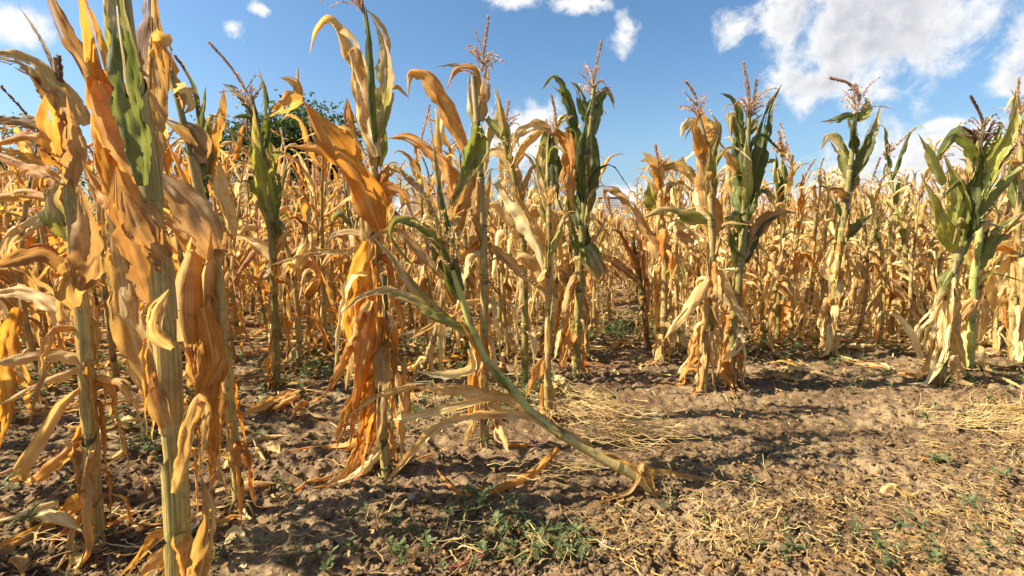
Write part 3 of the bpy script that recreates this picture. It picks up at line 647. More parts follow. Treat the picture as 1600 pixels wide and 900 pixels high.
hero('tallest plant in the middle, hung with long orange leaves down to the soil', (604, 738),
     [(604, 738, 18), (594, 620, 20), (587, 480, 21), (584, 380, 20), (585, 270, 18), (582, 150, 15), (572, 40, 9), (562, -20, 5)], 'm', [
     ('t', 40, [(588, 260), (576, 170), (552, 95), (530, 48), (510, 32), (497, 46), (484, 84)], 25), ('p', 34, [(588, 245, -.03), (574, 190, -.04), (560, 130, -.04), (545, 80, -.03)], 10),
     ('g', 24, [(587, 235, -.02), (581, 130, -.03), (577, 60, -.02), (571, 6)], 10), ('y', 28, [(592, 215), (604, 120), (598, 60), (580, 22)], 20), ('t', 12, [(588, 110), (606, 70), (590, 30), (562, 8)], 30),
     ('o', 68, [(596, 362, -.02), (562, 285, -.05), (512, 212, -.08), (472, 155, -.08)], 8), ('o', 26, [(474, 156, -.08), (452, 160, -.10), (420, 182, -.12)], 5), ('t', 14, [(470, 155, -.08), (458, 128, -.06), (436, 120, -.06)], 20), ('t', 8, [(466, 150, -.07), (464, 125, -.06), (466, 104, -.06)], 5),
     ('o', 30, [(556, 275, .02), (548, 215, .02), (542, 152, .02)], 8), ('o', 15, [(524, 246, -.06), (482, 231, -.05), (443, 228, -.05)], 10),
     ('t', 24, [(594, 330), (602, 285), (608, 255)], 10), ('o', 22, [(594, 335), (604, 295), (622, 298), (648, 345)], 35), ('v', 20, [(592, 260), (600, 215), (600, 190)], 10),
     ('y', 36, [(588, 350), (583, 300), (586, 255)], 10), ('p', 40, [(585, 400), (575, 355), (570, 320)], 10),
     ('o', 52, [(578, 378, -.02), (566, 430, -.03), (560, 500, -.04), (548, 580, -.05)], 8), ('o', 44, [(586, 440, -.03), (572, 520, -.05), (556, 620, -.06), (546, 700, -.06)], 12), ('o', 40, [(592, 495, -.03), (586, 570, -.05), (574, 650, -.05), (562, 735, -.04)], 10),
     ('o', 22, [(570, 500), (540, 560), (515, 605), (496, 628)], 20), ('p', 24, [(580, 470, -.04), (560, 520, -.06), (548, 560, -.06), (540, 610, -.06)], 15), ('o', 30, [(582, 600), (566, 690), (545, 745, 'g'), (520, 762, 'g'), (486, 770, 'g')], 12), ('o', 26, [(588, 620), (572, 700), (562, 745, 'g'), (548, 775, 'g')], 14),
     ('o', 22, [(562, 610), (536, 660), (526, 700)], 20), ('p', 18, [(596, 700), (575, 725), (555, 750, 'g'), (510, 768, 'g')], 10), ('o', 20, [(560, 690), (520, 705, 'g'), (478, 706, 'g'), (446, 712, 'g')], 20), ('o', 16, [(600, 690), (612, 715), (612, 740, 'g')], 10),
     ('t', 26, [(592, 520), (600, 580), (596, 640), (588, 700)], 15), ('p', 20, [(594, 545), (610, 500), (604, 485)], 10),
     ('t', 11, [(582, 378), (545, 392), (500, 394), (420, 415)], 20), ('b', 12, [(580, 372), (545, 362), (515, 372), (505, 395)], 20)], 4,
     sheath='hhn', tas=(([(566, 20), (558, 0), (548, -30)], 7, 60),), hang=((590, 390, 660, 15, 'oootp', 175, 24),), tops=((586, 440, 150, 8, 'tyop', 130, 36),))

hero('short second stalk leaning out beside the tallest orange plant', (626, 640), [(626, 640, 13), (612, 580, 13), (602, 500, 12), (600, 430, 9)], 'k', [
     ('o', 20, [(608, 500), (618, 540), (612, 600)], 20), ('o', 16, [(604, 450), (622, 480), (630, 540)], 20), ('t', 14, [(612, 560), (600, 600), (604, 640)], 20)], 41, hang=((600, 450, 560, 3, 'oot', 90, 18),))

hero('green and straw corn stalk bent over with its top fallen to the left', (1032, 770),
     [(1034, 772, 16), (1000, 750, 16), (940, 716, 16), (880, 681, 16), (842, 655, 15), (796, 604, 15), (762, 566, 14), (738, 515, 13), (722, 468, 12), (708, 422, 10)], 'f', [
     ('d', 20, [(722, 455), (708, 390), (694, 330), (684, 268), (674, 205)], 10), ('d', 26, [(716, 450), (690, 405), (668, 372), (650, 352)], 20), ('g', 17, [(706, 430), (680, 375), (642, 348), (618, 347), (611, 364), (630, 396), (655, 425)], 15),
     ('g', 15, [(722, 470), (700, 440), (690, 400), (676, 370)], 20), ('y', 22, [(738, 528), (694, 497), (652, 458), (612, 402), (582, 368)], 15), ('y', 20, [(728, 512), (690, 498), (645, 470), (600, 454), (565, 464), (527, 496)], 25),
     ('b', 16, [(700, 440), (660, 400), (615, 360), (585, 370), (575, 410)], 20), ('p', 20, [(735, 545), (740, 575), (700, 588), (650, 580)], 30),
     ('t', 19, [(826, 638), (785, 622), (715, 610), (640, 604), (590, 620), (532, 658)], 25), ('t', 17, [(858, 662), (805, 648), (735, 652), (682, 668), (640, 712), (602, 764, 'g')], 25), ('p', 16, [(800, 620), (740, 628), (690, 640), (620, 655, 'g')], 20),
     ('t', 13, [(1022, 766), (1005, 726), (985, 768), (955, 786, 'g'), (908, 806, 'g')], 20), ('t', 9, [(1005, 728), (1014, 745), (1024, 768)], 10), ('t', 14, [(940, 708), (1000, 738, 'g'), (1060, 748, 'g'), (1142, 764, 'g')], 20),
     ('o', 15, [(872, 700), (832, 745, 'g'), (790, 766, 'g'), (720, 776, 'g'), (692, 752, 'g'), (678, 734, 'g')], 20)], 5,
     sheath=None, tas=(([(704, 420), (680, 340), (652, 290), (618, 262)], 7, 80), ([(706, 425), (690, 380), (672, 340), (668, 310)], 4, 70)), tmat=M_TASY)

hero('corn plant with a single high arching orange leaf and an upright tassel', (757, 695),
     [(757, 695, 15), (757, 580, 15), (756, 420, 14), (752, 300, 13), (745, 190, 11), (740, 120, 8)], 's', [
     ('o', 42, [(732, 245), (712, 195), (688, 150), (662, 118), (643, 113), (637, 152)], 14), ('o', 15, [(748, 150), (738, 108), (718, 106), (696, 142)], 20), ('b', 6, [(742, 108), (715, 102), (682, 104)], 5), ('y', 18, [(748, 205), (735, 160), (733, 115)], 10),
     ('t', 24, [(750, 190), (756, 145), (762, 100)], 10), ('g', 50, [(747, 198, -.02), (738, 245, -.04), (722, 290, -.05), (696, 332, -.05)], 14), ('y', 20, [(760, 185), (790, 215), (782, 170), (775, 135)], 20), ('p', 18, [(752, 250), (770, 200), (778, 160), (772, 138)], 15),
     ('t', 28, [(736, 385), (752, 335), (768, 262)], 10), ('t', 26, [(728, 330), (695, 360), (690, 420), (700, 450)], 25), ('o', 32, [(716, 330), (700, 260), (665, 230), (635, 213), (603, 216)], 14), ('p', 28, [(775, 285), (806, 335), (835, 380), (850, 430)], 20), ('t', 18, [(768, 385), (815, 425), (845, 450), (868, 474)], 20),
     ('t', 40, [(740, 270), (720, 330), (700, 400), (690, 430)], 14), ('o', 26, [(750, 380), (725, 400), (700, 400), (670, 380)], 20), ('o', 30, [(752, 500), (742, 590), (735, 690)], 20), ('t', 22, [(762, 610), (778, 660), (795, 715)], 20), ('p', 14, [(752, 640), (735, 670), (724, 700)], 20), ('t', 24, [(752, 470), (720, 480), (690, 500), (640, 530)], 20)], 6,
     tas=(([(752, 112), (757, 75), (763, 28)], 9, 38),), hang=((757, 380, 670, 12, 'tpo', 110, 18),), tops=((750, 450, 200, 8, 'tpyt', 100, 28),))

hero('bushy plant with folded green tops between the arching orange leaf and the dark green plant', (820, 600),
     [(820, 600, 12), (820, 480, 12), (815, 360, 11), (800, 260, 9), (788, 200, 6)], 'm', [
     ('y', 20, [(795, 250), (790, 200), (780, 160), (772, 138)], 10), ('t', 22, [(800, 262), (820, 225), (850, 200), (872, 215)], 30), ('y', 26, [(812, 330), (806, 280), (790, 240), (770, 225)], 20), ('t', 20, [(812, 300), (790, 250), (770, 235), (755, 285)], 20), ('p', 24, [(815, 380), (790, 340), (770, 320), (745, 340)], 25),
     ('o', 26, [(818, 340), (850, 330), (870, 370), (880, 420)], 20)], 61, tas=(([(788, 205), (792, 180), (795, 158)], 6, 30),), hang=((818, 300, 580, 10, 'tpp', 90, 18),), tops=((808, 450, 230, 9, 'tytp', 90, 26),))

hero('plant with a long folded green and cream leaf left of the dark green plant', (855, 650),
     [(855, 650, 13), (856, 560, 12), (857, 430, 11), (858, 330, 10), (856, 240, 8), (858, 200, 5)], 's', [
     ('y', 28, [(856, 200), (848, 245), (852, 300), (862, 350)], 5), ('d', 22, [(862, 215), (868, 270), (866, 330)], 5), ('t', 20, [(858, 205), (840, 195), (815, 205), (800, 235)], 20), ('p', 16, [(858, 330), (845, 290), (842, 240), (848, 205)], 10), ('o', 20, [(868, 205), (880, 215), (886, 250), (878, 300)], 25),
     ('t', 26, [(856, 400), (835, 360), (815, 320), (800, 300)], 20), ('o', 24, [(852, 560), (835, 590), (822, 620)], 20), ('p', 20, [(858, 590), (862, 630), (856, 670)], 15), ('o', 18, [(850, 600), (846, 640), (850, 668)], 15), ('t', 26, [(855, 470), (838, 420), (815, 400), (795, 420)], 20)], 7,
     tas=(([(864, 215), (868, 185), (862, 150)], 5, 28),), hang=((857, 330, 500, 6, 'tpo', 90, 18),), tops=((857, 420, 240, 7, 'ytg', 90, 24),))

hero('tall dark green plant with drooping leaf tips and a pink tassel', (900, 588),
     [(900, 588, 14), (903, 490, 14), (908, 400, 13), (914, 290, 12), (922, 200, 10), (928, 135, 6)], 'm', [
     ('d', 26, [(912, 330), (906, 270), (912, 210), (926, 150)], 10), ('d', 28, [(918, 330), (926, 270), (924, 210), (930, 155)], 10), ('g', 22, [(908, 240), (892, 180), (880, 140), (868, 120), (845, 142)], 20), ('d', 16, [(902, 225), (892, 170), (880, 148), (862, 134)], 15), ('d', 20, [(928, 210), (938, 160), (948, 140), (955, 150), (960, 172)], 20),
     ('d', 22, [(918, 190), (908, 155), (900, 135), (892, 128)], 15), ('g', 20, [(924, 170), (932, 145), (928, 130)], 10), ('d', 34, [(908, 360), (900, 320), (912, 270), (925, 235)], 15), ('b', 20, [(896, 300), (885, 250), (876, 215), (862, 200)], 20), ('o', 22, [(890, 200), (898, 260), (890, 300), (898, 340)], 20), ('t', 20, [(885, 205), (890, 240), (880, 270), (868, 290)], 25),
     ('g', 10, [(868, 200), (880, 184), (892, 176)], 5), ('d', 18, [(908, 400), (898, 370), (888, 330)], 15), ('d', 22, [(908, 405), (915, 370), (908, 340)], 10), ('t', 20, [(906, 420), (890, 460), (880, 520)], 20), ('o', 20, [(902, 500), (885, 545), (872, 585)], 20), ('b', 9, [(912, 390), (930, 370), (945, 345), (952, 335)], 10)], 8,
     tas=(([(924, 150), (930, 112), (939, 66)], 10, 40),), ears=((915, 385, 938, 432, 19, 'y'),), hang=((905, 400, 560, 13, 'otpb', 85, 16),), tops=((915, 400, 220, 7, 'dgyd', 105, 26),))

hero('straw plant with a shredded orange and tan top, left one of the tall pair', (1098, 605),
     [(1098, 605, 14), (1104, 500, 14), (1112, 400, 13), (1110, 310, 12), (1102, 220, 9), (1090, 175, 6)], 's', [
     ('o', 26, [(1100, 260), (1092, 220), (1085, 195), (1092, 180)], 15), ('t', 28, [(1102, 330), (1098, 280), (1090, 220), (1082, 200)], 15), ('o', 26, [(1108, 235), (1108, 200), (1098, 180), (1092, 170)], 10), ('y', 22, [(1108, 310), (1112, 250), (1120, 190), (1112, 178)], 15), ('p', 16, [(1090, 190), (1072, 195), (1064, 215)], 20), ('g', 14, [(1110, 290), (1116, 240), (1120, 200)], 10),
     ('p', 24, [(1108, 350), (1092, 310), (1095, 270)], 10), ('o', 24, [(1116, 370), (1122, 330), (1110, 300)], 15), ('t', 26, [(1118, 420), (1085, 470), (1060, 500), (1038, 530)], 20), ('p', 24, [(1098, 480), (1108, 520), (1085, 555), (1052, 590)], 25), ('o', 22, [(1092, 520), (1080, 560), (1060, 600)], 20), ('p', 22, [(1110, 500), (1120, 540), (1112, 590)], 20),
     ('v', 22, [(1112, 405), (1118, 380), (1112, 350)], 10), ('y', 26, [(1108, 345), (1070, 335), (1030, 328), (1005, 340)], 20)], 9,
     tas=(([(1090, 185), (1086, 150), (1072, 128)], 8, 30),), hang=((1105, 400, 590, 17, 'ptto', 95, 18),), tops=((1108, 420, 230, 8, 'tyop', 90, 26),))

hero('plant with broad dark green leaves and bushy tassel, right one of the tall pair', (1140, 598),
     [(1140, 598, 15), (1146, 500, 14), (1158, 400, 13), (1166, 310, 13), (1168, 220, 11), (1170, 175, 7)], 'm', [
     ('g', 42, [(1165, 345), (1160, 290), (1162, 240), (1168, 190)], 8), ('d', 36, [(1170, 320), (1180, 270), (1192, 220), (1200, 175), (1222, 130)], 10), ('d', 30, [(1160, 290), (1155, 235), (1150, 195), (1144, 185)], 15), ('v', 18, [(1166, 330), (1167, 270), (1166, 215)], 5), ('y', 20, [(1166, 215), (1178, 190), (1192, 178)], 15), ('g', 14, [(1160, 200), (1150, 165), (1138, 150), (1124, 146)], 20), ('y', 24, [(1158, 225), (1150, 190), (1145, 182), (1142, 215)], 15),
     ('d', 26, [(1160, 400), (1150, 355), (1132, 345), (1126, 352)], 15), ('d', 26, [(1158, 420), (1145, 385), (1138, 350)], 15), ('g', 28, [(1168, 360), (1150, 340), (1130, 350), (1128, 360)], 15), ('d', 22, [(1150, 420), (1172, 395), (1195, 350), (1235, 330)], 20), ('b', 24, [(1168, 380), (1190, 350), (1210, 335), (1245, 332)], 25),
     ('p', 28, [(1150, 420), (1122, 435), (1145, 480), (1175, 520)], 20), ('p', 26, [(1142, 500), (1150, 540), (1128, 565)], 20), ('o', 20, [(1138, 540), (1130, 580), (1145, 610)], 20), ('o', 14, [(1150, 270), (1132, 235), (1122, 218)], 20)], 10,
     tas=(([(1170, 185), (1170, 145), (1162, 100)], 11, 48), ([(1170, 185), (1178, 155), (1183, 125)], 5, 26)), hang=((1146, 430, 580, 14, 'ptto', 90, 18),), tops=((1160, 430, 240, 7, 'dyggt', 100, 32),))

hero('narrow green-topped plant set back right of the tall pair', (1215, 530),
     [(1215, 530, 10), (1216, 420, 10), (1218, 320, 9), (1222, 250, 7), (1222, 225, 4)], 'm', [
     ('d', 20, [(1220, 310), (1214, 270), (1212, 240)], 10), ('g', 20, [(1222, 320), (1226, 280), (1222, 245)], 10), ('t', 16, [(1214, 240), (1222, 235), (1224, 262)], 20), ('d', 8, [(1212, 250), (1200, 252), (1188, 250)], 10), ('b', 12, [(1216, 330), (1200, 300), (1185, 290), (1178, 282)], 20), ('o', 8, [(1200, 300), (1190, 280), (1176, 272)], 10)], 11,
     tas=(([(1222, 240), (1220, 222), (1217, 207)], 6, 18),), hang=((1216, 300, 500, 12, 'tpto', 80, 17),), tops=((1218, 400, 280, 6, 'dtd', 70, 20),))

hero('lone plant with sparse green leaves and a tassel curved over to the left', (1298, 555),
     [(1298, 555, 13), (1301, 480, 12), (1310, 400, 11), (1322, 320, 10), (1330, 250, 8), (1338, 175, 5)], 'm', [
     ('y', 22, [(1326, 280), (1320, 250), (1308, 225), (1294, 213), (1283, 235)], 20), ('d', 30, [(1330, 280), (1345, 245), (1358, 215), (1376, 165)], 15), ('d', 20, [(1336, 240), (1332, 215), (1335, 180)], 10), ('d', 14, [(1340, 190), (1326, 182), (1305, 188), (1282, 190)], 15), ('g', 20, [(1340, 190), (1352, 175), (1356, 158), (1350, 152)], 10), ('p', 5, [(1326, 186), (1332, 205), (1344, 212)], 5),
     ('b', 16, [(1322, 310), (1312, 298), (1300, 296), (1306, 320)], 20), ('b', 14, [(1330, 300), (1336, 270), (1330, 250)], 15), ('d', 24, [(1312, 380), (1318, 345), (1330, 325)], 12), ('d', 20, [(1310, 385), (1335, 355), (1370, 330)], 15), ('p', 26, [(1306, 440), (1290, 420), (1300, 380)], 15), ('t', 20, [(1300, 520), (1285, 550), (1268, 562)], 15)], 12,
     tas=(([(1334, 180), (1342, 150), (1328, 132), (1298, 122)], 12, 42),), hang=((1303, 390, 530, 9, 'pptt', 85, 19),), tops=((1320, 400, 230, 6, 'dyd', 75, 22), (1302, 500, 400, 3, 'tp', 70, 20)))

hero('broad fan of bright green leaves over pale dead leaves, at the right side', (1470, 600),
     [(1470, 600, 16), (1478, 500, 15), (1490, 430, 14), (1500, 380, 14), (1512, 320, 12), (1526, 260, 9), (1534, 210, 6)], 'm', [
     ('v', 30, [(1492, 395), (1474, 350), (1456, 305), (1440, 278)], 15), ('v', 34, [(1498, 390), (1498, 330), (1490, 280), (1474, 240)], 15), ('v', 18, [(1474, 290), (1458, 255), (1446, 228), (1434, 208)], 10), ('d', 36, [(1508, 370), (1520, 320), (1532, 270), (1530, 220)], 15), ('v', 30, [(1518, 325), (1555, 250), (1582, 195), (1587, 140)], 15), ('d', 22, [(1520, 330), (1556, 270), (1592, 220)], 15),
     ('g', 32, [(1512, 350), (1545, 310), (1580, 275), (1620, 245)], 15), ('g', 24, [(1526, 262), (1512, 225), (1497, 205), (1478, 225), (1456, 258)], 20), ('g', 18, [(1530, 255), (1508, 225), (1490, 215), (1470, 240)], 20), ('y', 22, [(1532, 275), (1520, 262), (1510, 248), (1498, 248)], 15), ('g', 24, [(1540, 250), (1556, 215), (1560, 192), (1546, 196)], 15), ('d', 18, [(1534, 255), (1528, 220), (1522, 200)], 10),
     ('g', 20, [(1505, 360), (1540, 330), (1560, 310)], 15), ('b', 18, [(1508, 290), (1505, 270), (1502, 260)], 8), ('p', 18, [(1488, 430), (1480, 480), (1452, 520), (1456, 580)], 45), ('p', 22, [(1486, 450), (1482, 510), (1475, 560), (1450, 600)], 40), ('p', 16, [(1496, 450), (1490, 510), (1488, 570), (1474, 604)], 40), ('p', 17, [(1478, 440), (1458, 490), (1432, 520), (1440, 565)], 20), ('p', 15, [(1440, 560), (1418, 510), (1400, 492), (1384, 490)], 20), ('y', 24, [(1495, 410), (1475, 440), (1462, 480)], 20), ('o', 14, [(1465, 540), (1450, 570), (1430, 600)], 15)], 13,
     tas=(([(1534, 225), (1535, 190), (1518, 152)], 8, 34), ([(1534, 225), (1545, 205), (1553, 190)], 5, 26), ([(1530, 225), (1515, 205), (1506, 200)], 5, 24)), hang=((1480, 430, 580, 8, 'pppt', 100, 21),), tmat=M_TASB, tops=((1515, 420, 250, 9, 'vgdyg', 110, 30),))

hero('yellow-green stalk standing just right of the fan of green leaves', (1516, 578),
     [(1516, 578, 12), (1518, 500, 12), (1522, 430, 12), (1530, 370, 10), (1536, 320, 7)], 'g', [
     ('v', 26, [(1526, 420), (1512, 400), (1502, 385)], 12), ('g', 34, [(1528, 420), (1545, 385), (1575, 355), (1600, 330)], 15), ('d', 24, [(1534, 380), (1530, 350), (1538, 320)], 12), ('t', 12, [(1570, 365), (1590, 345), (1612, 322)], 8)], 14, hang=((1520, 440, 560, 6, 'pto', 85, 17),), ears=((1524, 470, 1502, 500, 14, 't'),), tops=((1524, 480, 360, 4, 'vgt', 80, 26),))

hero('pale shredded plant with a green top at the far right border', (1583, 560),
     [(1583, 560, 12), (1584, 470, 12), (1588, 380, 11), (1594, 280, 9), (1596, 210, 6)], 's', [
     ('g', 24, [(1590, 330), (1582, 280), (1580, 240)], 12), ('d', 22, [(1592, 340), (1610, 290), (1640, 250)], 15), ('g', 18, [(1592, 300), (1600, 240), (1598, 190)], 10), ('p', 36, [(1588, 400), (1568, 440), (1560, 500)], 15), ('p', 32, [(1590, 430), (1598, 490), (1590, 550)], 15), ('o', 24, [(1590, 400), (1560, 390), (1540, 420)], 15), ('p', 12, [(1555, 385), (1590, 380), (1620, 390)], 10)], 15,
     tas=(([(1596, 240), (1594, 215), (1590, 190)], 6, 26),), hang=((1585, 380, 545, 14, 'ppto', 100, 20),), tops=((1588, 480, 260, 6, 'pgt', 100, 30),))

hero('tangle of drooping straw leaves with a yellow-green heart, left of the tall pair', (1035, 565),
     [(1035, 565, 11), (1038, 470, 11), (1038, 380, 10), (1032, 300, 8), (1030, 255, 5)], 's', [
     ('t', 22, [(1032, 290), (1025, 262), (1014, 248), (1003, 236)], 15), ('b', 12, [(1030, 262), (1012, 250), (1000, 252)], 10), ('t', 18, [(1036, 262), (1060, 258), (1082, 275), (1092, 300)], 20), ('v', 28, [(1022, 330), (1016, 300), (1014, 285)], 8), ('p', 24, [(1040, 310), (1052, 290), (1050, 330)], 15), ('p', 22, [(1028, 268), (1034, 255), (1040, 285)], 15), ('t', 28, [(1030, 400), (1008, 360), (990, 325), (975, 305)], 15), ('t', 16, [(985, 330), (965, 300), (950, 296), (958, 345)], 20), ('b', 18, [(1060, 362), (1075, 375), (1082, 395)], 15)], 16,
     tas=(([(1030, 265), (1028, 245), (1024, 228)], 6, 22),), hang=((1036, 300, 540, 12, 'ptto', 85, 18),), tops=((1036, 450, 280, 8, 'tpvo', 80, 26),))

hero('green-topped plant with a tassel leaning left, in front of the leafy tree', (432, 604),
     [(432, 604, 12), (430, 500, 12), (426, 400, 11), (418, 300, 11), (405, 200, 9), (392, 150, 6)], 'm', [
     ('v', 32, [(424, 350), (410, 290), (400, 230), (396, 165)], 10), ('g', 30, [(426, 345), (428, 290), (415, 230), (412, 180)], 15), ('d', 16, [(415, 230), (416, 180), (410, 130), (403, 105)], 10), ('d', 20, [(404, 200), (388, 165), (365, 140), (345, 130)], 15), ('g', 18, [(402, 210), (390, 180), (375, 180), (362, 184)], 20), ('b', 14, [(420, 260), (408, 220), (402, 195)], 15), ('g', 22, [(428, 348), (420, 310), (414, 270)], 12),
     ('t', 26, [(432, 410), (405, 385), (380, 372), (358, 366)], 15), ('t', 22, [(428, 400), (440, 370), (460, 360)], 15), ('o', 20, [(430, 460), (405, 440), (365, 430)], 15), ('o', 16, [(430, 545), (418, 580), (420, 610)], 15)], 17,
     tas=(([(400, 175), (380, 135), (355, 98), (328, 68)], 8, 40),), hang=((428, 380, 580, 9, 'otot', 85, 18),), tops=((420, 400, 200, 7, 'vgtd', 90, 28),))

hero('slim plant with a dark tassel and one orange leaf, left of the tree crown', (325, 610),
     [(325, 610, 12), (322, 500, 12), (322, 380, 11), (318, 270, 10), (312, 200, 8), (305, 150, 5)], 'm', [
     ('d', 20, [(316, 270), (312, 210), (318, 160), (322, 130)], 10), ('y', 22, [(324, 280), (322, 220), (316, 175), (322, 150)], 10), ('o', 26, [(326, 280), (334, 220), (346, 180), (350, 138)], 10), ('d', 5, [(312, 170), (306, 140), (294, 115), (284, 92)], 5), ('b', 8, [(308, 165), (292, 150), (276, 130)], 10), ('t', 30, [(322, 380), (310, 330), (300, 300)], 15), ('p', 28, [(365, 370), (352, 320), (344, 290), (336, 240)], 12)], 18,
     tas=(([(312, 165), (300, 130), (288, 108), (274, 88)], 4, 26),), tmat=M_TASB, hang=((322, 350, 590, 10, 'oto', 90, 18),), tops=((320, 450, 200, 7, 'tdoy', 90, 26),))

hero('bent-over plant of brown arching leaves touching the ground', (1448, 535),
     [(1448, 535, 9), (1446, 490, 9), (1432, 462, 8), (1410, 450, 6)], 'k', [
     ('b', 20, [(1446, 480), (1425, 455), (1400, 448), (1375, 465), (1352, 510)], 20), ('r', 18, [(1448, 495), (1430, 465), (1405, 455), (1380, 475), (1372, 510)], 20), ('b', 16, [(1450, 510), (1435, 480), (1412, 465), (1390, 480)], 20), ('b', 18, [(1440, 465), (1420, 442), (1395, 445), (1366, 470), (1345, 500)], 20), ('b', 16, [(1446, 500), (1425, 490), (1405, 500), (1398, 525)], 20), ('r', 14, [(1448, 520), (1430, 505), (1415, 515)], 20)], 19)

hero('short reddish-brown plant leaning below the grey roof', (1012, 540),
     [(1012, 540, 9), (1005, 470, 9), (995, 410, 8), (988, 370, 6)], 'k', [
     ('r', 13, [(1000, 430), (980, 390), (965, 362), (953, 356)], 15), ('r', 12, [(1000, 420), (1000, 385), (985, 362), (972, 365)], 15), ('b', 18, [(1004, 445), (975, 420), (955, 405), (935, 395)], 15), ('r', 18, [(1004, 460), (1006, 430), (1002, 400)], 15)], 20, hang=((1005, 430, 520, 5, 'rbt', 60, 15),))

# ------------------------------------------------------------------ the rows behind
LOOK = {'straw': 'straw coloured corn plant with limp hanging leaves', 'orange': 'orange-brown dried corn plant', 'tan': 'tan corn plant with an olive stalk', 'pale': 'pale bleached corn plant',
        'brown': 'brown withered corn plant', 'greentop': 'corn plant still green at the top', 'mixed': 'corn plant with orange, brown and straw leaves', 'rust': 'rust coloured dried corn plant'}
protos = []
def build_protos():
    for i, st in enumerate(['straw', 'orange', 'tan', 'pale', 'brown', 'greentop', 'mixed', 'rust', 'straw', 'orange', 'pale', 'tan', 'straw', 'mixed']):
        protos.append((st, [(nm, mb.mesh(nm, [mt])) for nm, mb, mt in gen_plant(100 + i, 1.1, st)]))
build_protos()
used = {}
frng = np.random.default_rng(77)

def sow(k, loc, rz, sc, label, group):
    """stand one plant of kind k: the first is built, later ones are copies of it and of each of its parts"""
    if k not in used:
        r = obj('corn_plant', None); used[k] = r
        for nm, me in protos[k][1]: obj(nm, me, r)
    else:
        src = used[k]; r = src.copy(); COL.objects.link(r)
        for ch in src_children[k]:
            c = ch.copy(); COL.objects.link(c); c.parent = r
    if k not in src_children: src_children[k] = [o for o in COL.objects if o.parent == r]
    r.location = loc; r.rotation_euler = (frng.normal(0, .04), frng.normal(0, .04), rz); r.scale = (sc, sc, sc * frng.uniform(.95, 1.05))
    tag(r, label, 'corn plant', group); return r
src_children = {}

MID = [  # photo base x, y, kind, height in m, where
    (18, 655, 1, 1.12, 'low at the left border behind the arching brown leaves'), (-25, 610, 13, 1.15, 'half out of the left border'), (66, 600, 7, 1.1, 'behind the flared husk at the left border'), (100, 565, 9, 1.05, 'well behind the flared husk, left of the thick stalk'), (182, 592, 1, 1.1, 'between the flared husk and the thick pale stalk'),
    (215, 560, 6, 1.15, 'close behind the thick pale stalk'), (298, 615, 9, 1.1, 'just right of the thick pale stalk, beside the hanging ear'), (262, 552, 10, 1.15, 'behind the thick pale stalk, among the leaning stalks'), (365, 560, 1, 1.1, 'between the slim plant with a dark tassel and the green-topped plant'),
    (468, 572, 7, 1.12, 'just right of the green-topped plant before the tree'), (508, 548, 1, 1.1, 'left of the tallest orange plant, below the tree crown'), (541, 560, 13, 1.1, 'close left of the tallest orange plant'), (655, 590, 8, 1.05, 'right of the tallest orange plant'),
    (690, 552, 2, 1.1, 'behind the dark tip of the bent-over stalk'), (726, 560, 11, 1.1, 'left of the arching orange leaf'), (792, 556, 3, 1.15, 'behind the bushy folded-top plant'), (838, 548, 8, 1.1, 'behind the folded green and cream leaf'),
    (876, 560, 6, 1.1, 'just left of the dark green tasselled plant'), (1062, 545, 3, .98, 'between the yellow-green-hearted tangle and the tall pair'), (1128, 552, 12, 1.05, 'behind and between the tall pair'), (1188, 545, 2, 1.05, 'right behind the tall pair'), (1246, 525, 12, 1.0, 'just right of the narrow green-topped plant'), (1338, 528, 10, 1.0, 'just right of the lone sparse plant'), (1272, 535, 3, .95, 'just left of the lone sparse plant'),
    (1392, 530, 5, 1.22, 'left of the brown arching leaves'), (1556, 548, 10, 1.1, 'between the yellow-green stalk and the right border'), (1600, 540, 3, 1.15, 'on the right border of the field'), (1500, 540, 12, 1.05, 'behind the fan of bright green leaves'), (45, 540, 8, 1.1, 'second row at the far left'),
]
for px, py, k, hgt, where in MID:
    p = on_ground(px, py); p[2] = gz(p[0], p[1]); st = protos[k][0]
    sow(k, tuple(p), frng.uniform(0, 6.28), hgt / 1.1, LOOK[st] + ', ' + where, 'corn plants of the second row')

ZONES = [(-9999, 'at the left border'), (130, 'behind the thick pale stalk'), (330, 'below the tree crown'), (470, 'behind the tallest orange plant'), (640, 'behind the bent-over stalk'), (800, 'behind the dark green plant'),
         (930, 'below the grey roof'), (1040, 'behind the tall pair'), (1200, 'behind the narrow green top'), (1290, 'behind the lone sparse plant'), (1400, 'behind the green fan'), (1530, 'at the right border')]
ORD = ['first', 'second', 'third', 'fourth', 'fifth', 'sixth', 'seventh', 'eighth', 'ninth', 'tenth', 'eleventh', 'twelfth']
WTS = np.array([3, 2.8, 2.6, 1.9, 1.6, 1.2, 2.6, 1.7, 3, 2.6, 1.8, 2.4, 3, 2.4]); WTS = WTS / WTS.sum()
rows = []; Y = 3.05
while Y < 40:
    rows.append(Y); Y += .50 if Y < 9.5 else .85 if Y < 18 else 1.6
LIMIT = 300 - len(MID) - 26
far = []; cnt = 0
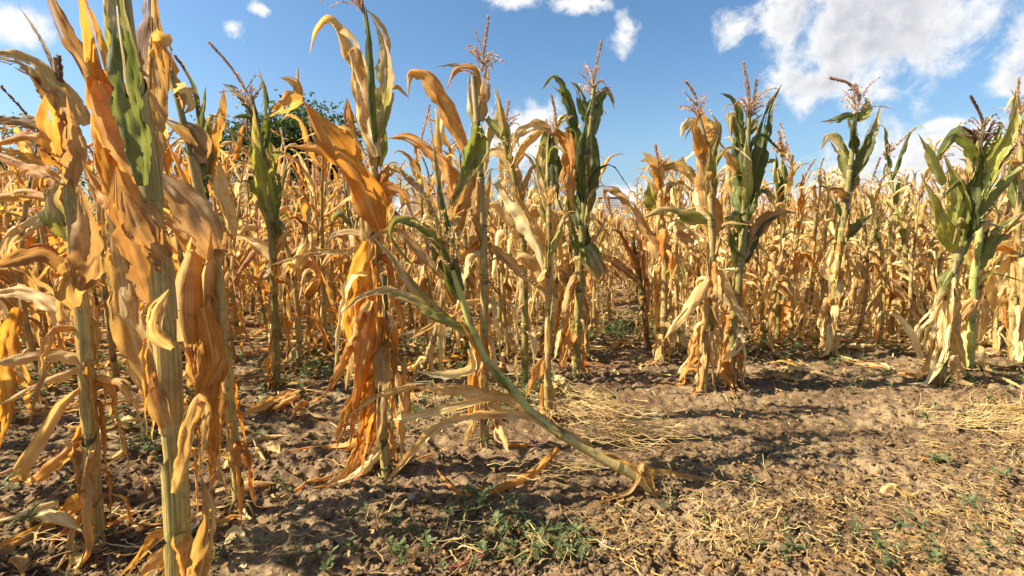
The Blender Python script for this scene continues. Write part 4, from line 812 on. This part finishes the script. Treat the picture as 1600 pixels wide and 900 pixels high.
for ri, Y in enumerate(rows):
    x = -1.12 * Y - .3; hw = 1.12 * Y + .3
    while x < hw:
        x += frng.uniform(.17, .31) * (1.0 if Y < 9.5 else 1.35 if Y < 18 else 2.2)
        y = Y + frng.normal(0, .06)
        if frng.uniform() < .06: continue
        hgt = frng.normal(1.0, .09) + (.25 if frng.uniform() < .06 else 0); k = int(frng.choice(14, p=WTS))
        px = project(np.array([x, y, .5]))[0]
        if px < 560: hgt += .08
        if 612 < px < 706 and y > 4.4: hgt = min(hgt, .72 + frng.uniform(0, .1))
        if 915 < px < 995: hgt = min(hgt, .74 + frng.uniform(0, .12))
        if px > 850 and k in (1, 9, 7, 4, 6) and frng.uniform() < .65: k = int(frng.choice([0, 3, 8, 10, 12]))
        if px < 620 and k in (3, 10) and frng.uniform() < .5: k = int(frng.choice([1, 9, 6, 13]))
        if cnt < LIMIT and ri < 12:
            z = [w for a, w in ZONES if a <= px][-1]
            sow(k, (x, y, gz(x, y)), frng.uniform(0, 6.28), hgt / 1.1, '%s, %s row %s' % (LOOK[protos[k][0]], ORD[ri], z), 'corn plants in the crowded rows'); cnt += 1
        else: far.append((x, y, k, hgt))
def tell_apart():
    by = {}
    for o in COL.objects:
        if o.get('group') == 'corn plants in the crowded rows': by.setdefault(o['label'], []).append(o)
    for l, os_ in by.items():
        if len(os_) < 2: continue
        os_.sort(key=lambda o: o.scale[2])
        w = {2: ['shorter', 'taller'], 3: ['shortest', 'middling', 'tallest'], 4: ['shortest', 'shortish', 'tallish', 'tallest']}.get(len(os_), ['shortest', 'shortish'] + ['middling'] * (len(os_) - 4) + ['tallish', 'tallest'])
        for o, a in zip(os_, w): o['label'] = a + ' ' + l
tell_apart()
print('rows', len(rows), 'individuals', cnt, 'far', len(far))

def build_far():
    """the deep rows, too many and too small to tell apart: joined"""
    keys = list(LM) ; mats = [LM[k] for k in keys] + [SM['s'], SM['m'], M_TAS, M_TASB]; lib = []
    for i, st in enumerate(['straw', 'orange', 'tan', 'pale', 'brown', 'greentop', 'mixed', 'rust', 'straw', 'orange', 'pale', 'tan', 'straw', 'mixed']):
        mb = MB()
        for nm, q, mt in gen_plant(300 + i, 1.0, st, 1):
            mi = mats.index(mt)
            for V, uv, r, f in zip(q.V, q.uv, q.r, q.f): mb.V.append(V); mb.uv.append(uv); mb.r.append(r); mb.f.append(f)
            for f4 in q.F4: mb.F4.append(f4 + mb.n); mb.m4.append(np.full(len(f4), mi))
            mb.n += q.n
        lib.append([np.concatenate(a) for a in (mb.V, mb.F4, mb.uv, mb.r, mb.f, mb.m4)])
    Vs, Fs, U, R, Fr, Mi = [], [], [], [], [], []; n = 0
    for x, y, k, h in far:
        V, F4, uv, r, f, mi = lib[k]; a = frng.uniform(0, 6.28); c, s = math.cos(a) * h, math.sin(a) * h
        Vs.append(np.stack([V[:, 0] * c - V[:, 1] * s + x, V[:, 0] * s + V[:, 1] * c + y, V[:, 2] * h], 1)); Fs.append(F4 + n); n += len(V)
        U.append(uv); R.append((r + frng.uniform()) % 1.0); Fr.append(f); Mi.append(mi)
    me = make_mesh('corn_rows', np.concatenate(Vs), np.concatenate(Fs), np.concatenate(U), {'rnd': np.concatenate(R), 'frac': np.concatenate(Fr)}, mats, np.concatenate(Mi))
    print('far faces', len(me.polygons))
    tag(obj('corn_rows', me), 'dense dry corn filling the field behind the first rows', 'corn', kind='stuff')
build_far()

for j, (x, y, k, s) in enumerate(((-1.75, .95, 0, 1.2), (-2.0, 1.3, 6, 1.25), (-2.4, 1.75, 8, 1.25), (-2.9, 2.2, 9, 1.3), (-2.6, 1.05, 2, 1.3), (-3.4, 2.7, 3, 1.2), (-3.0, 1.5, 5, 1.3))):
    sow(k, (x, y, gz(x, y)), j * 1.7, s, 'dry corn plant continuing the near row beyond the left border', 'corn plants beyond the left border')

# ------------------------------------------------------------------ clods, stones, litter
def ico(sub):
    import bmesh
    bm = bmesh.new(); bmesh.ops.create_icosphere(bm, subdivisions=sub, radius=1.0)
    V = np.array([v.co[:] for v in bm.verts]); Fc = np.array([[v.index for v in f.verts] for f in bm.faces]); bm.free(); return V, Fc

def near_points(n, y0, y1, rng, p=1.0, side=1.12):
    """points on the soil, denser close by as clods small enough to matter are only seen there"""
    u = rng.uniform(0, 1, n); y = (y0 ** -p + u * (y1 ** -p - y0 ** -p)) ** (-1 / p); x = rng.uniform(-1, 1, n) * (side * y + .25); return x, y

def build_clods():
    rng = np.random.default_rng(9); Vs, Fs, R = [], [], []; n = 0
    for sub, num, lo, hi in ((2, 1700, .007, .016), (1, 36000, .0026, .0085)):
        B, Fc = ico(sub); x, y = near_points(num, .8, 5.0, rng)
        keep = vnoise(x * 2.1, y * 2.1, 41) + .5 * vnoise(x * 5, y * 5, 42) > rng.uniform(.25, 1.0, num); x, y = x[keep], y[keep]; num = len(x)
        z = soil(x, y); r = lo + (hi - lo) * rng.uniform(0, 1, num) ** 2.4; k = len(B)
        lump = 1 + (.95 if sub == 1 else .6) * (rng.uniform(0, 1, (num, k)) - .5) + 1.0 * (vnoise(B[None, :, 0] * 1.4 + 40 * rng.uniform(0, 1, (num, 1)), B[None, :, 1] * 1.4 + B[None, :, 2] + 7, 3) - .5)
        sc = rng.uniform(.5, 1.35, (num, 1, 3)) * [[[1, 1, .66]]]
        a = rng.uniform(0, 6.28, num); c, s = np.cos(a)[:, None], np.sin(a)[:, None]
        V = B[None] * lump[..., None] * sc * r[:, None, None]
        V = np.stack([V[..., 0] * c - V[..., 1] * s + x[:, None], V[..., 0] * s + V[..., 1] * c + y[:, None], V[..., 2] + (z + r * .25)[:, None]], -1)
        Vs.append(V.reshape(-1, 3)); Fs.append((Fc[None] + (np.arange(num) * k)[:, None, None] + n).reshape(-1, 3)); R.append(np.repeat(rng.uniform(0, 1, num), k)); n += num * k
    me = make_mesh('soil_clods', np.concatenate(Vs), np.concatenate(Fs), None, {'rnd': np.concatenate(R)}, [M_CLOD], smooth=False)
    tag(obj('soil_clods', me), 'loose crumbling clods strewn over the bare soil', 'soil', kind='stuff'); print('clod faces', len(me.polygons))
build_clods()

def strands(mb, x, y, ang, L, w, rng, lift=.02, curl=.5, n=5):
    for i in range(len(x)):
        a = ang[i]; pts = []; px, py = x[i], y[i]; l = L[i] / n; h0 = rng.uniform(.004, lift)
        for j in range(n + 1):
            pts.append((px, py, float(h0 + rng.uniform(0, lift * .5)))); a += rng.normal(0, curl / n * 1.6); px += math.cos(a) * l; py += math.sin(a) * l
        P = np.array(pts); P[:, 2] += soft(P[:, 0], P[:, 1]) + .006
        C = curve(P, n); T = nrm(np.gradient(C, axis=0)); side = nrm(np.cross(T, np.broadcast_to([0, 0, 1.0], C.shape)) + [[0, 0, .5 * rng.uniform(-1, 1)]])
        ww = np.full(n + 1, w[i]) * np.linspace(1, .5, n + 1)
        V = np.stack([C - side * ww[:, None] / 2, C + side * ww[:, None] / 2], 1).reshape(-1, 3); mb.add(V, grid_faces(n, 1), None, rng.uniform())

def build_straw():
    rng = np.random.default_rng(21); mb = MB()
    def patch(px, py, rx, ry, num, L, w, ang=None, lift=.02, curl=.5):
        c = on_ground(px, py); ex = on_ground(px + rx, py); ey = on_ground(px, py - ry)
        x = c[0] + rng.normal(0, .5, num) * (ex[0] - c[0]); y = c[1] + rng.normal(0, .5, num) * (ey[1] - c[1])
        a = rng.uniform(0, 6.28, num) if ang is None else ang + rng.normal(0, .35, num)
        strands(mb, x, y, a, rng.uniform(.5, 1.3, num) * L, rng.uniform(.7, 1.4, num) * w, rng, lift, curl)
    patch(965, 686, 95, 22, 80, .18, .0030, -.25, .04, .4); patch(885, 650, 60, 26, 100, .18, .0032, -.5, .06); patch(1010, 680, 60, 24, 28, .22, .0028, 2.6, .08, .6)
    patch(1560, 655, 110, 22, 150, .30, .0032, .15, .03, .4); patch(1500, 670, 80, 20, 50, .26, .003, .1, .03); patch(1590, 690, 50, 18, 40, .25, .003, -.2, .03)
    patch(860, 740, 60, 14, 40, .16, .0024, 0, .03); patch(1150, 850, 60, 40, 120, .045, .0022, None, .03, .8); patch(1160, 800, 50, 30, 10, .14, .003, None, .07, 1.6)
    patch(1400, 860, 260, 45, 230, .034, .0020, None, .010, .4); patch(1540, 800, 110, 60, 230, .045, .0020, None, .010, .4); patch(1300, 790, 200, 40, 120, .045, .0022, None, .012); patch(1540, 720, 120, 30, 130, .06, .0024, None, .012)
    patch(900, 850, 400, 45, 160, .08, .0022, None, .03); patch(500, 800, 400, 90, 50, .06, .0025, None, .02); patch(1200, 650, 300, 50, 160, .05, .0024, None, .012); patch(700, 640, 200, 50, 120, .12, .004, None, .02)
    patch(100, 850, 200, 60, 70, .10, .003, None, .02); patch(300, 560, 400, 60, 260, .14, .006, None, .03); patch(1000, 540, 500, 40, 320, .14, .006, None, .03); patch(400, 520, 500, 30, 260, .18, .008, None, .04); patch(1300, 510, 400, 30, 260, .18, .008, None, .04)
    tag(obj('straw_litter', mb.mesh('straw_litter', [M_STRAW])), 'yellow straw and leaf crumbs lying on the soil', 'straw', kind='stuff')
    # chips: broken bits of dry leaf
    mb = MB(); num = 5200; x, y = near_points(num, .85, 6.0, rng); keep = ((x / y * 760 + 800 > 960) & (vnoise(x * 1.7, y * 1.7, 77) > .38)) | (rng.uniform(0, 1, num) < .28); x, y = x[keep], y[keep]
    strands(mb, x, y, rng.uniform(0, 6.28, len(x)), rng.uniform(.008, .034, len(x)), rng.uniform(.003, .009, len(x)), rng, .012, 1.6, 3)
    tag(obj('leaf_crumbs', mb.mesh('leaf_crumbs', [LM['t']])), 'broken bits of dry corn leaf scattered on the soil', 'leaf litter', kind='stuff')
build_straw()

def build_dead_leaves():
    rng = np.random.default_rng(61)
    for key, num, seed in (('t', 130, 1), ('o', 70, 2), ('p', 80, 3)):
        mb = MB()
        for i in range(num):
            px, py = rng.uniform(-60, 1660), 470 + 190 * rng.uniform(0, 1) ** 1.6
            if px < 480 and rng.uniform() < .4: py = rng.uniform(600, 880)
            elif py > 600 and px > 700: continue
            p = on_ground(px, py); p[2] += .015
            V, Fq, uv, fr = droop_leaf(p, rng.uniform(0, 6.28), rng.uniform(.10, .30), rng.uniform(.02, .045), rng.uniform(-.1, .5), rng.uniform(-.6, -.1), .4, rng, 10, 5, .1, p[2] - .01, rng.uniform(-1.5, 1.5), .35, .25, .14)
            mb.add(V, Fq, uv, rng.uniform(), fr)
        tag(obj('dead_leaves', mb.mesh('dead_leaves', [LM[key]])), 'dead corn leaves littering the soil between the rows', 'dead leaves', kind='stuff')
build_dead_leaves()

# fallen leaves that can be told apart
def fallen(label, kind, W, pts, seed, cat='fallen leaf'):
    rng = np.random.default_rng(seed); P = np.array([on_ground(px, py) + [0, 0, .012 + (q[0] if q else 0)] for px, py, *q in pts]); P0 = P[0].copy(); P0[2] = gz(P0[0], P0[1])
    D = P[:, 1].mean(); n = 26; C = curve(P, n); T = nrm(np.gradient(C, axis=0)); side = nrm(np.cross(T, np.broadcast_to([0, -.5, 1.0], C.shape)))
    w = blade_w(n, W * D / F, rng, .4, 2.2, .4); V, Fq, uv, fr = ribbon(C, side, np.radians(rng.uniform(-25, 25) + np.linspace(0, 1, n + 1) * rng.uniform(-60, 60)), w, 6, rng, .3, .3, .12)
    mb = MB(); mb.add(V, Fq, uv, rng.uniform(), fr); tag(obj('fallen_leaf', mb.mesh('fallen_leaf', [LM[kind]], P0), None, tuple(P0)), label, cat, 'corn leaves fallen on the soil')
fallen('long orange leaf lying below the green-topped plant left of centre', 'o', 24, [(370, 658), (410, 648, .02), (450, 632, .03), (490, 604)], 1)
fallen('pale dry leaf lying flat behind the slim leaning stalk', 'p', 13, [(370, 694), (410, 690, .01), (456, 686)], 2)
fallen('pale orange leaf on the ground behind the bent-over stalk', 'o', 18, [(602, 588), (650, 582, .03), (700, 578, .04), (738, 556, .02)], 3)
fallen('thin orange leaf behind the tallest plant', 'o', 10, [(600, 575), (650, 570, .03), (690, 552, .03)], 4)
fallen('pale leaf scrap in the furrow at the lower left', 'p', 22, [(352, 858), (368, 850, .02), (392, 858)], 5)
fallen('small curled pale leaf in the bare soil at the lower right', 'p', 18, [(1376, 776), (1395, 772, .02), (1420, 778), (1440, 770)], 6)
fallen('grey-brown scrap of leaf lying in the shadow band on the right', 't', 8, [(1255, 714), (1285, 710, .01), (1312, 706)], 7)
fallen('pale husk scrap beside the straw heap in the middle', 'p', 26, [(858, 612), (872, 612, .04), (888, 622)], 8)
fallen('brown leaf lying under the flared husk plant', 'b', 20, [(0, 745), (50, 735, .02), (110, 690)], 9)
fallen('white-tan leaf behind the thick pale stalk', 'p', 22, [(160, 665), (200, 668, .02), (245, 680)], 10)
fallen('pale curled leaf below the lone sparse plant', 'p', 12, [(1316, 540), (1345, 546, .02), (1376, 542)], 11)
fallen('orange scrap under the dark green plant', 'o', 14, [(955, 545), (975, 540, .03), (996, 548)], 12)
fallen('bleached leaf lying left of the straw at the right border', 't', 9, [(1545, 590), (1570, 602, .02), (1600, 612)], 13)

def stone(label, px, py, r, seed, mat):
    rng = np.random.default_rng(seed); B, Fc = ico(3); p = on_ground(px, py); R = r * p[1] / F
    d = 1 + .30 * (vnoise(B[:, 0] * 1.6 + 9 + seed, B[:, 1] * 1.6 + B[:, 2] * 1.3, seed) - .5) + .18 * (vnoise(B[:, 0] * 4 + 9, B[:, 2] * 4 + B[:, 1] * 3, seed + 3) - .5)
    V = B * d[:, None] * [R, R * .9, R * .75]; tag(obj('stone', make_mesh('stone', V, Fc, None, {'rnd': np.full(len(V), rng.uniform())}, [mat]), None, (p[0], p[1], float(soil(p[:1], p[1:2])[0]) + R * .35)), label, 'stone', 'stones lying on the soil')
stone('round reddish clod at the edge of the shadow below the tallest plant', 628, 792, 9, 1, M_CLOD)
stone('pale stone just right of the reddish clod', 644, 782, 7, 2, M_STONE)
stone('pale pebble in the shade left of the curled fallen leaf', 738, 748, 4, 3, M_STONE)
stone('large crusted clod below the foot of the bent-over stalk', 1046, 795, 13, 4, M_CLOD)
stone('pale clod at the lower edge left of the straw tangle', 946, 858, 11, 5, M_STONE)
stone('light clod between the bent-over stalk and the tall pair', 1118, 710, 8, 6, M_CLOD)
stone('grey stone in the furrow near the slim leaning stalk', 470, 800, 7, 7, M_STONE)

# ------------------------------------------------------------------ weeds
def weed_sprig(mb_s, mb_l, p, rng, nl=9, h=.05, ll=.014, lw=.006):
    az = rng.uniform(0, 6.28); lean = rng.uniform(.3, 1.2); d = np.array([math.cos(az) * lean, math.sin(az) * lean, 1.0]); d /= np.linalg.norm(d)
    C = curve([p, p + d * h * .5, p + d * h + [0, 0, h * .25]], 5); V, Fq, uv, fr = tube(C, np.linspace(.0014, .0007, 6), 3); mb_s.add(V, Fq, uv, rng.uniform())
    for i in range(nl):
        q = C[int(rng.integers(1, 6))]; a = rng.uniform(0, 6.28); o = np.array([math.cos(a), math.sin(a), rng.uniform(.1, .9)]); o /= np.linalg.norm(o); s = nrm(np.cross(o, [0, 0, 1.0])) * lw * rng.uniform(.7, 1.2); l = ll * rng.uniform(.6, 1.4)
        up = np.array([0, 0, .12 * l])
        mb_l.add(np.array([q, q + o * l * .35 + s * .8 + up, q + o * l * .75 + s * .8, q + o * l, q + o * l * .75 - s * .8, q + o * l * .35 - s * .8 + up]), [[0, 1, 2, 3], [0, 3, 4, 5]], None, rng.uniform())

def build_weeds():
    rng = np.random.default_rng(33); ms, ml = MB(), MB()
    for px, py, rx, ry, num, h, ll in ((810, 850, 90, 40, 50, .045, .018), (890, 860, 80, 26, 36, .035, .018), (760, 800, 50, 40, 28, .06, .02), (620, 850, 60, 40, 26, .05, .018), (560, 880, 160, 18, 30, .04, .016), (840, 870, 90, 24, 40, .03, .016), (680, 560, 120, 30, 130, .06, .026), (480, 575, 110, 40, 120, .06, .026),
                                  (60, 600, 120, 60, 150, .06, .024), (960, 525, 110, 22, 190, .06, .03), (250, 650, 120, 40, 50, .05, .02), (1200, 545, 200, 16, 90, .05, .026), (40, 770, 60, 70, 30, .06, .02), (230, 705, 60, 20, 40, .05, .018), (840, 615, 40, 20, 60, .06, .02), (1480, 600, 300, 30, 50, .04, .02), (1250, 850, 200, 50, 34, .035, .016), (1450, 870, 160, 40, 36, .035, .016), (650, 640, 140, 30, 50, .04, .018), (330, 790, 200, 60, 30, .03, .015)):
        c = on_ground(px, py); ex = on_ground(px + rx, py); ey = on_ground(px, py - ry)
        for i in range(num):
            x = c[0] + rng.normal(0, .55) * (ex[0] - c[0]); y = c[1] + rng.normal(0, .55) * (ey[1] - c[1])
            if y > .7 and rng.uniform() < (.30 if py > 700 else .8): weed_sprig(ms, ml, np.array([x, y, float(soft(np.array([x]), np.array([y]))[0])]), rng, 11, h * rng.uniform(.6, 1.3), ll, ll * .30)
    r = obj('weeds', ml.mesh('weeds', [M_WEED])); tag(r, 'low green weeds creeping over the soil', 'weeds', kind='stuff'); tag(obj('weed_stems', ms.mesh('weed_stems', [M_WSTEM]), r), kind='stuff')
build_weeds()

def weed(label, px, py, size, seed, nleaf=8, long=False):
    rng = np.random.default_rng(seed); p = on_ground(px, py); p[2] = gz(p[0], p[1]); sc = size * p[1] / F
    root = tag(obj('weed', None, None, tuple(p)), label, 'weed', 'single weeds on the bare soil'); top = np.array([rng.normal(0, .1) * sc, 0, sc * .7])
    mb = MB(); V, Fq, uv, fr = tube(curve([[0, 0, -.01], top * .5, top], 5), np.linspace(.0022, .0012, 6), 5); mb.add(V, Fq, uv); obj('stem', mb.mesh('stem', [M_WSTEM]), root)
    for i in range(nleaf):
        q = top * rng.uniform(.55, 1.0); L = sc * rng.uniform(.7, 1.1)
        V, Fq, uv, fr = droop_leaf(q, 6.28 * i / nleaf + rng.normal(0, .3), L, L * (.24 if long else .4), rng.uniform(.2, 1.0), rng.uniform(-1.1, -.2), .6, rng, 8, 4, .2, None, .3, .3, .08, .03)
        mb = MB(); mb.add(V, Fq, uv, rng.uniform()); obj('leaf', mb.mesh('leaf', [M_WEED]), root)
weed('weed with drooping pointed leaves on the bare soil at the lower right', 1512, 800, 34, 1, 9, True)
weed('low dark weed above the drooping pointed weed', 1465, 726, 22, 2, 8); weed('pale-leaved weed near the right border', 1565, 752, 26, 3, 5)
weed('tiny bright seedling in front of the tall pair', 1157, 650, 14, 4, 5, True); weed('two-leaved seedling below the drooping tip of the bent-over stalk', 966, 805, 18, 5, 4)
weed('small bright weed left of the green mat at the lower edge', 718, 826, 18, 6, 4); weed('weed with grassy blades in the furrow at the far left', 50, 830, 44, 7, 6, True); weed('yellowish creeping weed at the right end of the fallen leaf tip', 1176, 757, 16, 8, 7)
weed('weed tuft at the lower right beside the reddish upright stem', 1405, 832, 26, 9, 7); weed('weed in the litter below the two-leaved seedling', 1175, 862, 30, 10, 5, True); weed('weed under the straw tangle at the lower edge', 1240, 870, 34, 11, 8, True)
weed('green weed beside the pale fallen leaf behind the slim stalk', 405, 690, 22, 12, 7, True)
weed('leafy weed left of the curled fallen leaf', 770, 735, 14, 13, 6)

def red_stem(label, pts, w, seed):
    P = np.array([on_ground(x, y) + [0, 0, h] for x, y, h in pts]); P0 = P[0].copy(); C = curve(P, 12); mb = MB(); V, Fq, uv, fr = tube(C, np.linspace(1, .5, 13) * w, 7); mb.add(V, Fq, uv, .4)
    for k in (4, 8): V, Fq, uv, fr = tube(curve([C[k], C[k] + [.012, .01, .008], C[k] + [.02, .03, .012]], 4), np.linspace(w * .5, w * .2, 5), 5); mb.add(V, Fq, uv, .4)
    tag(obj('red_weed', mb.mesh('red_weed', [M_RED], P0), None, tuple(P0)), label, 'red weed')
red_stem('bright red weed stem lying before the green mat at the lower edge', [(702, 899, .012), (730, 888, .014), (758, 880, .02)], .0045, 1)
red_stem('thin red weed stem standing in the litter at the lower right', [(1408, 862, 0), (1408, 858, .03), (1410, 858, .035)], .0016, 2)

# ------------------------------------------------------------------ trees behind the field
def tree(label, px, D, top, cw, seed, lowpx, nlimb=7, nclump=90, per=60, leaf=.085):
    rng = np.random.default_rng(seed); b = at(px, 350, D); b[2] = 0; zt = at(px, top, D)[2]; R = cw / F * D; root = tag(obj('tree', None, None, tuple(b)), label, 'tree', 'trees behind the corn field')
    zl = max(at(px, lowpx, D)[2], .6); mb = MB(); tr = curve([[0, 0, -.1], [.05, 0, zl * .5], [-.1, .05, zl], [.1, 0, zl + (zt - zl) * .55]], 14)
    V, Fq, uv, fr = tube(tr, np.linspace(.16, .05, 15) * R / 2.2, 9); mb.add(V, Fq, uv); obj('trunk', mb.mesh('trunk', [M_BARK]), root)
    ends = []
    for i in range(nlimb):
        s = tr[int(rng.integers(6, 14))]; a = 6.28 * i / nlimb + rng.normal(0, .4); e = s + np.array([math.cos(a) * R * rng.uniform(.5, .95), math.sin(a) * R * rng.uniform(.4, .9), (zt - zl) * rng.uniform(.02, .55)])
        md = (s + e) / 2 + np.array([0, 0, R * .12]); C = curve([s, md, e], 8); mb = MB(); V, Fq, uv, fr = tube(C, np.linspace(.05, .012, 9) * R / 2.2, 6); mb.add(V, Fq, uv)
        for j in range(3):
            c = C[int(rng.integers(3, 9))]; e2 = c + rng.normal(0, .28, 3) * R; V, Fq, uv, fr = tube(curve([c, (c + e2) / 2 + [0, 0, .1], e2], 5), np.linspace(.018, .006, 6) * R / 2.2, 4); mb.add(V, Fq, uv); ends.append(e2)
        obj('limb', mb.mesh('limb', [M_BARK]), root); ends.append(e); ends.append(md)
    mb = MB(); cz = (zl + zt) / 2
    for i in range(nclump):
        if i < len(ends): c = ends[i]
        else:
            d = nrm(rng.normal(size=3)); c = np.array([0, 0, cz + .1 * (zt - zl)]) + d * np.array([R, R * .9, (zt - zl) * .5]) * rng.uniform(.35, .97)
        cr = R * rng.uniform(.10, .24); num = int(per * rng.uniform(.5, 1.4))
        p = c + rng.normal(0, .55, (num, 3)) * cr * [1.15, 1.15, .7]; d = nrm(rng.normal(size=(num, 3)) + [0, 0, -.2]); s = nrm(np.cross(d, rng.normal(size=(num, 3)))); l = leaf * rng.uniform(.6, 1.3, (num, 1)); s = s * l * .26
        V = np.stack([p, p + d * l * .5 + s, p + d * l, p + d * l * .5 - s], 1).reshape(-1, 3); k = np.arange(num)[:, None] * 4
        mb.add(V, np.concatenate([k, k + 1, k + 2, k + 3], 1), None, np.repeat(np.clip(rng.uniform() * .5 + rng.uniform(0, .5, num), 0, 1), 4))
    tag(obj('crown', mb.mesh('crown', [M_TREE], smooth=False), root), kind='stuff')
tree('dark leafy tree with a rounded crown behind the corn, left of centre', 472, 19, 184, 98, 5, 346, 11, 310, 85, .17)
tree('thinner sparse tree left of the rounded tree, its forked trunk against the sky', 388, 20, 200, 84, 6, 345, 9, 95, 60, .16)
tree('low dark tree behind the corn at the left border', 25, 20, 250, 90, 7, 350, 7, 110, 65, .16)
tree('thin leafy tree top reaching up at the left border', 45, 21, 165, 55, 8, 330, 5, 26, 40, .16)
tree('small distant bush beside the brown roof', 606, 26, 318, 22, 9, 350, 5, 30, 40, .14)

# ------------------------------------------------------------------ roofs beyond the field
def roof_mat(name, c0, c1, sc):
    m, q, o = new_mat(name); co_ = q.node('ShaderNodeTexCoord').outputs['Object']; n = q.noise(co_, 1.2, 5, .65); n2 = q.noise(q.vm('MULTIPLY', co_, (9.0, 9.0, 1.0)), 1.0, 3, .6)
    p = q.node('ShaderNodeBsdfPrincipled'); p.inputs['Roughness'].default_value = .75; q.put(p.inputs['Base Color'], q.mix(q.sm(q.m('ADD', q.m('MULTIPLY', n, .6), q.m('MULTIPLY', n2, .4)), .35, .65), c0, c1)); q.l.new(p.outputs[0], o.inputs[0]); return m
M_BR = roof_mat('roof_brown', (.13, .075, .045), (.28, .18, .11), 5); M_GR = roof_mat('roof_grey', (.13, .14, .15), (.24, .25, .26), 5); M_WALL = roof_mat('wall_plaster', (.42, .36, .29), (.55, .49, .41), 2)

def boxv(mb, x0, x1, y0, y1, z0, z1):
    V = [(x, y, z) for z in (z0, z1) for y in (y0, y1) for x in (x0, x1)]; mb.add(V, [[0, 1, 3, 2], [4, 6, 7, 5], [0, 4, 5, 1], [2, 3, 7, 6], [0, 2, 6, 4], [1, 5, 7, 3]])

def house(label, px0, px1, ridge, eave, D, mat, hip, name, rows_):
    x0, x1 = at(px0, 350, D)[0], at(px1, 350, D)[0]; zr, ze = at(px0, ridge, D + 2)[2], at(px0, eave, D)[2]; dep = 4.0; b = ((x0 + x1) / 2, D, 0); w = (x1 - x0) / 2
    root = tag(obj(name, None, None, b), label, 'building'); mb = MB(); boxv(mb, -w + .25, w - .25, .3, dep - .3, -.1, ze + .05); obj('wall', mb.mesh('wall', [M_WALL], smooth=False), root)
    mb = MB(); hx = hip
    rf = obj('roof', None, root) if False else None
    V = np.array([(-w, 0, ze), (w, 0, ze), (w - hx, dep / 2, zr), (-w + hx, dep / 2, zr), (w, dep, ze), (-w, dep, ze)]); Vd = V - [0, 0, .12]
    mb.add(np.concatenate([V, Vd]), [[0, 1, 2, 3], [4, 5, 3, 2], [7, 6, 9, 8], [10, 8, 9, 11], [0, 6, 7, 1], [4, 10, 11, 5]]); mb.add(np.concatenate([V, Vd]), [[1, 4, 2], [5, 0, 3], [7, 8, 10], [11, 9, 6]])
    # courses of tiles stepping up the front slope, rounded tile columns across
    for r in range(rows_):
        t0, t1 = r / rows_, (r + 1.04) / rows_; k = 46; u = np.linspace(0, 1, k + 1)
        def line(t, lift):
            a, bb = V[0] * (1 - t) + V[3] * t, V[1] * (1 - t) + V[2] * t; P = a + (bb - a) * u[:, None]; P[:, 2] += lift + .025 * np.abs(np.sin(u * k * np.pi / 2)); P[:, 1] -= .02; return P
        P = np.stack([line(t0, .045), line(min(t1, 1), .02)], 0); mb.add(P.reshape(-1, 3), grid_faces(1, k), None, r * .13)
    obj('roof', mb.mesh('roof', [mat], smooth=False), root)
    mb = MB(); boxv(mb, -w + hx - .1, w - hx + .1, dep / 2 - .12, dep / 2 + .12, zr - .02, zr + .10); obj('ridge_cap', mb.mesh('ridge_cap', [mat], smooth=False), root)
house('brown tiled hip roof of a house beyond the corn, left of the bent-over stalk', 618, 760, 303, 352, 34, M_BR, 1.0, 'house', 9)
house('grey tiled roof of a low house beyond the corn, right of the dark green plant', 905, 992, 310, 360, 30, M_GR, .15, 'shed', 12)

def pole(label, px, top, D):
    b = at(px, 350, D); b[2] = 0; z = at(px, top, D)[2]; root = tag(obj('utility_pole', None, None, tuple(b)), label, 'pole'); mb = MB(); V, Fq, uv, fr = tube(np.array([[0, 0, -.2], [0, 0, z * .5], [0, 0, z]]), np.array([.09, .08, .07]), 8); mb.add(V, Fq); obj('shaft', mb.mesh('shaft', [M_BARK]), root)
    mb = MB(); boxv(mb, -.28, .28, -.05, .05, z - .35, z - .27); obj('crossarm', mb.mesh('crossarm', [M_BARK], smooth=False), root)
pole('thin dark pole rising over the corn against the white cloud', 1280, 326, 48)

for o_ in COL.objects:
    if 'label' in o_.keys() and len(o_['label'].split()) > 16: print('LONG', o_['label'])
print('objects', len(bpy.data.objects), 'tris', sum(len(m.loops) - 2 * len(m.polygons) for m in bpy.data.meshes))
